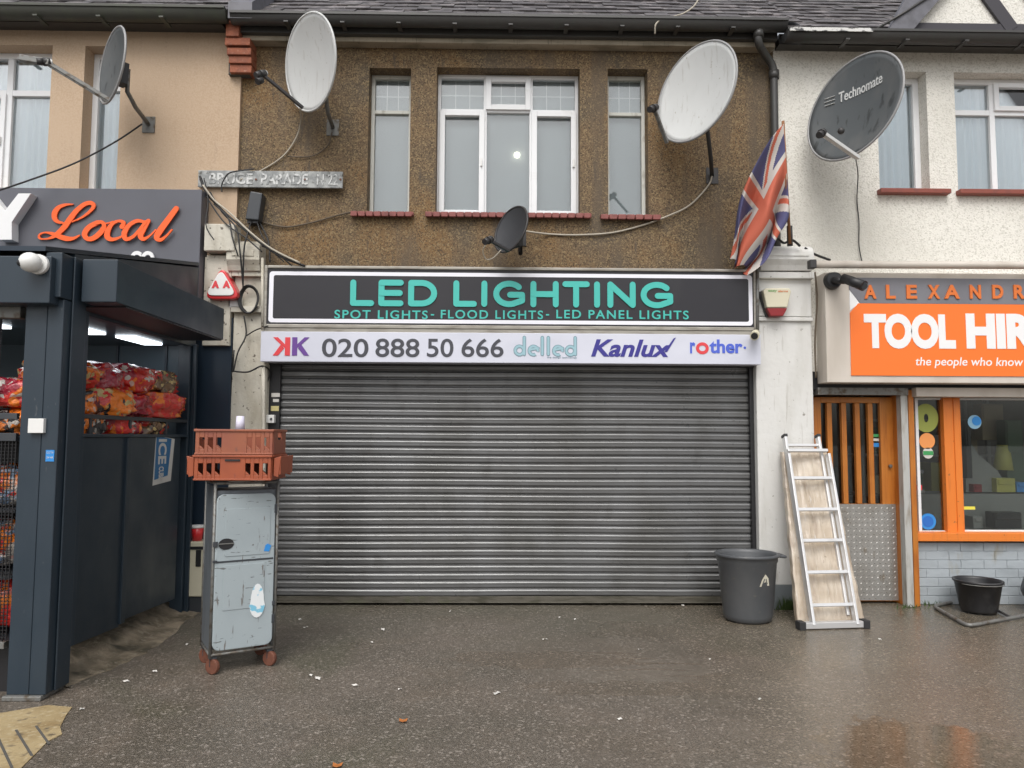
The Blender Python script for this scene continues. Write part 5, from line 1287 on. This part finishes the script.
vs = [g.bm.verts.new(onbin(u, z)) for u, z in ((-.055,.33),(.05,.335),(.035,.40),(.0,.435),(-.03,.395))]
g.build('recycling_mark', mat('cream print', (.55,.52,.42), .6), bi, local=True, fixn=False)
g = MB(); 
for (u0, z0, u1, z1) in ((-.028,.348,-.008,.395),(.022,.352,.008,.395),(-.02,.343,.02,.345)):
    p0 = Vector(onbin(u0, z0)); p1 = Vector(onbin(u1, z1)); k = Vector((math.cos(a0), math.sin(a0), 0))*.002; g.bar(p0+k, p1+k, .007, .002, k)
g.build('mark_arrow', m_bin, bi, local=True)

# ================================================================== LADDER AND WRAPPED BOARDS
lb0, lt0 = G(835, 629), P(803.5, 434, 6.93)
la = thing('ladder', 'aluminium ladder leaning on wrapped boards against the white pilaster', 'ladder', (lb0.x, lb0.y, 0))
Bm, Tm = Vector((lb0.x, lb0.y, .03)), Vector((lt0.x, 6.90, lt0.z))
ax = Vector((1, .10, 0)).normalized(); up_ = (Tm-Bm).normalized(); nrm = ax.cross(up_)
hw = .195
def LP(u, t, o_=0): return Bm.lerp(Tm, t) + ax*u + nrm*o_
g = MB()
for s_ in (-1, 1):
    g.obox((LP(s_*hw, 0)+LP(s_*hw*.93, .90))/2, ax, nrm, (LP(s_*hw*.93, .90)-LP(s_*hw, 0)).normalized(), .012, .032, (LP(s_*hw*.93,.90)-LP(s_*hw,0)).length/2).build if False else None
def rail(u, t0, t1, off): 
    a, b_ = LP(u, t0, off), LP(u, t1, off); z = (b_-a).normalized(); x = ax; y = z.cross(x)
    m_ = MB().obox((a+b_)/2, x, y, z, .012, .030, (b_-a).length/2)
    m_.build('rail', m_alu, la, bevel=.003)
g.bm.free()
rail(-hw, .0, .885, 0); rail(hw, .0, .885, 0)
rail(-hw+.03, .05, 1.0, -.075 if nrm.y < 0 else .075); rail(hw-.03, .05, 1.0, -.075 if nrm.y < 0 else .075)
bo = -.075 if nrm.y < 0 else .075
for py in (450.5, 478, 509.5, 540.5, 572, 605):
    # rung heights taken from the photo: solve t along the ladder
    best = min((abs((lambda q: (384 - F*((q-EYE).dot(UP))/((q-EYE).dot(FW))))(LP(0, k/400)) - py), k/400) for k in range(401))[1]
    a, b_ = LP(-hw, best), LP(hw, best); z = (b_-a).normalized(); MB().obox((a+b_)/2, z, up_, nrm, hw, .014, .016).build('rung', m_alu, la, bevel=.003)
for s_, u in ((-1, -hw+.03), (1, hw-.03)):
    a, b_ = LP(u, .995, bo), LP(u, 1.012, bo); MB().obox((a+b_)/2, ax, nrm, up_, .018, .034, .014).build('end_cap', m_rubber, la, bevel=.004)
for t_ in (.95,):
    a, b_ = LP(-hw+.03, t_, bo), LP(hw-.03, t_, bo); MB().obox((a+b_)/2, ax, up_, nrm, hw-.03, .012, .012).build('rear_rung', m_alu, la, bevel=.003)
fL, fR = G(803, 631), G(869, 630); 
a, b_ = Vector((fL.x, Bm.y-.02, .035)), Vector((fR.x, Bm.y+.04, .035)); z = (b_-a).normalized()
MB().obox((a+b_)/2, z, z.cross(Vector((0,0,1))), Vector((0,0,1)), (b_-a).length/2, .03, .026).build('stabiliser_bar', m_alu, la, bevel=.005)
for q in (a, b_): MB().obox(q + Vector((0,0,0)), z, z.cross(Vector((0,0,1))), Vector((0,0,1)), .028, .042, .035).build('rubber_foot', m_rubber, la, bevel=.006)

# wrapped board bundle leaning behind the ladder
bo_b0, bo_t0 = G(799, 622), P(788, 448, 6.97); bo_b1 = G(865, 618)
g = MB(); tz = 1.47; xL, xR = bo_b0.x+.02, bo_b1.x+.01
yb0, yt0 = 6.42, 6.965
nx, nz = 26, 60; th = .06; rnd = random.Random(9)
fr = []; bk = []
for i in range(nz+1):
    t_ = i/nz; row = []; row2 = []
    for j in range(nx+1):
        u = j/nx; x = (2.55+.11*t_)*(1-u) + (3.135-.05*t_)*u
        y = yb0+.03+(yt0-.0-yb0)*t_
        w_ = .010*noise.noise(Vector((x*14, t_*4, 1))) + .006*noise.noise(Vector((x*5, t_*22, 4))) + .010*(abs(u-.35) < .03)
        e = .005*(math.sin(t_*37)+math.sin(t_*61+1))*.5*(1 if j in (0, nx) else 0)
        zz_ = tz*t_ + (.02*noise.noise(Vector((u*4, 9, 0))) if i == nz else 0)
        row.append(g.bm.verts.new((x+e, y - th - w_, zz_))); row2.append(g.bm.verts.new((x+e, y, zz_)))
    fr.append(row); bk.append(row2)
for A in (fr, bk):
    for a, b_ in zip(A, A[1:]):
        for k in range(nx): g.bm.faces.new((a[k], a[k+1], b_[k+1], b_[k])).smooth = True
for a, b_, c_, d_ in zip(fr, fr[1:], bk, bk[1:]):
    g.bm.faces.new((a[0], b_[0], d_[0], c_[0])); g.bm.faces.new((a[nx], c_[nx], d_[nx], b_[nx]))
for k in range(nx):
    g.bm.faces.new((fr[0][k], bk[0][k], bk[0][k+1], fr[0][k+1])); g.bm.faces.new((fr[-1][k], fr[-1][k+1], bk[-1][k+1], bk[-1][k]))
tag(g.build('wrapped_boards', m_wrap, fixn=True), 'bundle of beige boards in clear wrapping leaning behind the ladder', 'boards')
# weeds beside the bin
g = MB(); rnd = random.Random(2); c = G(784, 606)
for i in range(160):
    x = c.x+rnd.gauss(0,.06); y = c.y+rnd.gauss(.05,.07); y = min(y, 7.0); h_ = rnd.uniform(.04,.15); a = rnd.uniform(0, 6.28); w = .006
    dx, dy = math.cos(a)*w, math.sin(a)*w; lx_, ly_ = rnd.gauss(0,.03), rnd.gauss(-.02,.03)
    g.bm.faces.new([g.bm.verts.new(q) for q in ((x-dx,y-dy,0),(x+dx,y+dy,0),(x+dx*.6+lx_*.6,y+dy*.6+ly_*.6,h_*.6),(x+lx_,y+ly_,h_),)])
for xs, ys, nn in ((XZ(908,600,7.1)[0], 7.08, 40), (XZ(930,600,7.2)[0], 7.19, 30), (-2.72, 6.98, 25)):
    for i in range(nn):
        x = xs+rnd.gauss(0,.07); y = ys+rnd.gauss(0,.02); h_ = rnd.uniform(.015,.06); a = rnd.uniform(0, 6.28); w = .005
        dx, dy = math.cos(a)*w, math.sin(a)*w
        g.bm.faces.new([g.bm.verts.new(q) for q in ((x-dx,y-dy,0),(x+dx,y+dy,0),(x+rnd.gauss(0,.02),y-.01,h_))])
tag(g.build('grass', m_grass), 'small tufts of weeds at the foot of the walls', 'grass', kind='stuff')

# ================================================================== BUCKET, FRAME, TUB
bc2 = G(980, 614)
bu = thing('bucket', 'black plastic builder bucket standing on the metal frame', 'bucket', (bc2.x+.03, bc2.y+.06, .015))
prof = [(.0,.0),(.145,.0),(.152,.02),(.195,.265),(.208,.268),(.208,.285),(.192,.285),(.186,.265),(.14,.02),(.0,.015)]
m_bucket = mat('black bucket plastic', (.018,.018,.020), .4, layers=[('noise', 6, ONE, .55, .75, (.05,.05,.05))])
MB().lathe((0,0,0), prof, 40).build('tub', m_bucket, bu, local=True)
pts = [(.203*math.cos(a), .203*math.sin(a)*1.0, .272 - .02*math.sin(a)*0) for a in [math.radians(-160+140*k/16) for k in range(17)]]
MB().tube([(p_[0]*1.02, p_[1]*1.03, p_[2]-.012) for p_ in pts], .004, 6).build('handle', m_galv, bu, local=True)
fr0 = [G(936,607,.02), G(966,624,.02), G(1040,612,.02), G(1080,603,.02), G(1030,592,.02), G(960,597,.02)]
fo_ = thing('hand_truck', 'rusty metal trolley frame lying flat under the black bucket', 'hand truck', (4.5, 6.6, 0))
c4 = [G(933,606,.02), G(968,626,.02), G(1075,606,.02), G(1010,590,.02)]
def rounded(pts, rad, n=5):
    out = []; m = len(pts)
    for i in range(m):
        p0, p1, p2 = pts[i-1], pts[i], pts[(i+1)%m]; a = (p0-p1).normalized()*rad; b_ = (p2-p1).normalized()*rad
        for k in range(n+1):
            t_ = k/n; out.append((p1+a)*(1-t_)**2 + p1*2*t_*(1-t_) + (p1+b_)*t_*t_)
    return out
MB().tube(rounded(c4, .10), .016, 10, closed=True).build('frame', m_galv, fo_)
MB().tube([c4[0].lerp(c4[3], .5), c4[1].lerp(c4[2], .38)], .012, 8).build('cross_bar', m_dkbracket, fo_)
cc = sum(c4, Vector((0,0,0)))/4
tu = thing('rubber_tub', 'black rubber tub tipped on its side at the right edge', 'tub', (4.93, 6.95, .0))
# tipped tub: a lathe laid over
g = MB().lathe((0,0,0), [(.0,.0),(.12,.0),(.155,.03),(.20,.24),(.215,.245),(.215,.262),(.198,.262),(.145,.03),(.0,.02)], 36)
bmesh.ops.rotate(g.bm, cent=(0,0,0), matrix=Matrix.Rotation(math.radians(112), 3, 'X'), verts=g.bm.verts[:]); bmesh.ops.rotate(g.bm, cent=(0,0,0), matrix=Matrix.Rotation(math.radians(62), 3, 'Z'), verts=g.bm.verts[:])
zmin = min(v.co.z for v in g.bm.verts); bmesh.ops.translate(g.bm, vec=(0,0,-zmin), verts=g.bm.verts[:])
g.build('tub', m_bucket, tu, local=True)

# ================================================================== CABLES
WC = 'cables strung across the facades'
cable('cable', 'pale cable hanging from the tall oval dish down to the nameplate', [(300,108,6.7),(301,122,7.0),(295,140,7.09),(282,157,7.1),(262,170,7.1),(240,180,7.03)], .007, m_cabw, WC)
cable('cable', 'dark loop of cable below the tall oval dish mount', [(332,132,7.09),(328,145,7.1),(315,155,7.1),(300,157,7.1),(288,156,7.1)], .006, m_cabb, WC)
cable('cable', 'pale cable sagging from the biggest dish along the brown wall to the small dish', [(712,176,7.09),(708,186,7.1),(690,205,7.1),(668,216,7.08),(640,226,7.1),(610,233,7.1),(575,235,7.1),(548,234,7.1),(524,231,7.0)], .009, m_cabw, WC)
cable('cable', 'short looped cable under the small charcoal dish', [(488,242,6.5),(483,250,6.55),(486,259,6.6),(493,258,6.6),(501,250,6.6)], .006, m_cabw, WC)
cable('cable', 'brown cable from the telecom box to the narrow left window sill', [(262,222,7.1),(285,227,7.1),(310,223,7.1),(335,216,7.1),(355,211,7.08)], .008, m_cabb, WC)
cable('cable', 'black overhead cable from the edge-on dish to the left picture edge', [(142,124,7.0),(115,142,7.0),(75,163,6.9),(30,180,6.7),(-30,200,6.3)], .008, m_cabk, WC)
cable('cable', 'white cable climbing the roof slates above the fascia', [(700,-4,7.0),(694,6,6.95),(682,14,6.9),(664,19,6.84),(656,24,6.77),(655,34,6.8)], .008, m_cabw, WC)
cable('cable', 'thin black cable hanging down the white wall from the dark dish', [(856,160,6.6),(858,175,7.0),(857,200,7.1),(859,222,7.1),(859,245,7.1),(862,262,7.1)], .005, m_cabk, WC)
cable('cable', 'thick bundle of black cables sloping from the nameplate to the lighting sign', [(200,176,7.0),(206,192,7.0),(220,208,7.0),(238,224,6.95),(258,241,6.9),(280,256,6.9),(305,266,6.93)], .012, m_cabk, WC)
cable('cable', 'pale cable running beside the black bundle to the lighting sign', [(203,185,6.98),(214,200,6.98),(230,213,6.96),(250,232,6.9),(272,249,6.88),(300,263,6.9)], .010, m_cabw, WC)
cable('cable', 'black cable looping over the nameplate', [(222,192,7.0),(222,184,7.0),(228,174,7.0),(238,171,7.0),(254,169,7.02)], .007, m_cabk, WC)
rnd = random.Random(21)
lab = ['loose black cable at the grey sign edge, leftmost of the tangle', 'loose black cable dropping behind the cream cover box', 'loose black cable looping over the left console', 'loose black cable crossing the console top', 'loose black cable behind the telecom box', 'loose black cable falling towards the lighting sign corner', 'loose black cable hooked above the lighting sign', 'loose black cable between cover box and console']
routes = [[(204,178,7.0),(208,200,6.96),(206,225,6.85),(214,240,6.85)], [(210,192,7.0),(222,212,6.98),(236,228,6.9),(240,252,6.88),(243,285,6.95)], [(252,220,7.05),(248,232,6.9),(244,250,6.88),(243,288,6.95)],
 [(206,196,6.99),(224,222,6.9),(246,238,6.88),(262,252,6.88)], [(256,218,7.05),(262,236,7.0),(272,250,7.0),(284,262,6.95)], [(258,220,7.08),(268,240,7.05),(270,262,6.98)], [(262,246,6.95),(276,252,6.95),(292,266,6.94)], [(214,204,6.99),(228,218,6.93),(232,236,6.86),(238,256,6.88)]]
for l_, rt_ in zip(lab, routes): cable('cable', l_, rt_, rnd.uniform(.005,.009), m_cabk, WC)
c = P(250, 300, 7.02); g = MB()
for k in range(3):
    g.tube([c + Vector(((.078+.008*k)*math.cos(a), -.02-.012*k+.01*math.sin(3*a), (.12+.006*k)*math.sin(a))) for a in [2*PI*q/32 for q in range(32)]], .008, 6, closed=True)
tag(g.build('cable_coil', m_cabk), 'coil of black cable hanging on the left pilaster', 'cable')
cable('cable', 'black cable from the coil down towards the dark cladding', [(244,316,7.0),(246,335,7.0),(238,352,6.98),(233,372,6.98),(234,350,6.98)], .007, m_cabk, WC)
cable('cable', 'black cable joining the pilaster to the pale board end', [(246,336,7.0),(256,330,6.98),(268,326,6.9)], .006, m_cabk, WC)
cable('cable', 'black cable wrapped round the pilaster below the pale board', [(232,371,6.98),(248,372,6.98),(262,366,6.98),(270,372,7.08),(266,385,7.08)], .008, m_cabk, WC)
cable('cable', 'black cables bunched on the right console beside the flag pole', [(768,244,6.9),(776,238,6.85),(784,243,6.88),(792,240,6.88),(800,246,6.9)], .012, m_cabk, WC)
cable('cable', 'dark cable slanting from the right console to the awning tube', [(805,248,6.95),(814,254,7.0),(830,260,7.08)], .012, m_cabk, WC)
cable('cable', 'thin dark cable down the right edge of the white pilaster', [(815,272,7.0),(817,300,7.0),(815,340,7.03),(816,378,7.03)], .009, m_cabb, WC)

# ================================================================== LITTER
rnd = random.Random(33)
spots = [(383,630,'white strip of paper near the shutter left of centre'),(306,628,None),(300,620,None),(318,679,'pale curled scrap in the middle foreground'),(311,676,None),(372,643,None),(187,645,'white torn scrap beside the container casters'),(155,672,None),(126,682,None),(82,710,None),(497,694,'flattened pale scrap in the centre foreground'),(575,620,None),(560,618,None),(683,606,'pale scrap at the foot of the shutter near the bin'),(400,690,None),(355,686,None),(640,650,None),(710,660,None),(760,700,None),(450,612,None),(880,640,None),(545,640,None),(620,720,None)]
for px, py, lb in spots:
    q = G(px, py); g = MB(); a = rnd.uniform(0, 3); L_ = rnd.uniform(.012,.032)*(1.9 if lb else 1); w = rnd.uniform(.006,.015)*(1.3 if lb else 1)
    d = Vector((math.cos(a), math.sin(a)*.8, 0)); e = Vector((-d.y, d.x, 0))
    vs = [g.bm.verts.new(q+v_+Vector((0,0,zz_))) for v_, zz_ in ((-d*L_-e*w*.6, .004), (e*-w, .012), (d*L_-e*w*.4, .005), (d*L_*.8+e*w, .010), (e*w*1.1, .004), (-d*L_*.9+e*w*.7, .012))]
    g.bm.faces.new((vs[0], vs[1], vs[4], vs[5])); g.bm.faces.new((vs[1], vs[2], vs[3], vs[4]))
    tag(g.build('litter_scrap', m_paper), lb or 'tiny pale scrap of litter on the wet asphalt', 'litter', 'scraps of litter on the asphalt')
for px, py, lb in ((403,722,'dark red leaf on the asphalt in the centre foreground'),(337,767,'yellow leaf at the bottom picture edge'),(176,756,None)):
    if not lb: continue
    q = G(px, py); g = MB(); 
    pts = [(.035*math.cos(k*PI/4)*(1 if k%2 else .6), .03*math.sin(k*PI/4)*(1 if k%2 else .6)) for k in range(8)]
    g.bm.faces.new([g.bm.verts.new((q.x+a, q.y+b_, .006+.008*(k%2))) for k, (a, b_) in enumerate(pts)])
    tag(g.build('leaf', m_leaf), lb, 'leaf')

# ================================================================== LIGHT, WORLD, CAMERA
w = bpy.data.worlds.new('World'); S.world = w; w.use_nodes = True; N = w.node_tree.nodes; L = w.node_tree.links
sky = N.new('ShaderNodeTexSky'); sky.sky_type = 'NISHITA'; sky.sun_disc = False
EL, AZ = math.radians(52), math.radians(190)
sky.sun_elevation = EL; sky.sun_rotation = AZ; sky.air_density = 1.0; sky.dust_density = 4.0; sky.ozone_density = .6
hs = N.new('ShaderNodeHueSaturation'); hs.inputs['Saturation'].default_value = .22
L.new(sky.outputs[0], hs.inputs['Color']); L.new(hs.outputs[0], N['Background'].inputs[0]); N['Background'].inputs[1].default_value = .15
sun = bpy.data.lights.new('sun', 'SUN'); sun.energy = 1.0; sun.angle = math.radians(40); sun.color = (1, .97, .93)
so_ = bpy.data.objects.new('sun', sun); COL.objects.link(so_)
sd = Vector((math.sin(AZ)*math.cos(EL), math.cos(AZ)*math.cos(EL), math.sin(EL)))
so_.rotation_euler = sd.to_track_quat('Z', 'Y').to_euler()

cam = bpy.data.cameras.new('camera'); cam.sensor_width = 36; cam.lens = F*36/1024; cam.clip_end = 500; cam.clip_start = .05
co = bpy.data.objects.new('camera', cam); COL.objects.link(co); co.location = EYE
M3 = Matrix((RT, UP, -FW)).transposed(); co.matrix_world = Matrix.Translation(EYE) @ M3.to_4x4()
S.camera = co
S.view_settings.view_transform = 'Standard'; S.view_settings.look = 'None'; S.view_settings.exposure = 0.32; S.view_settings.gamma = 1
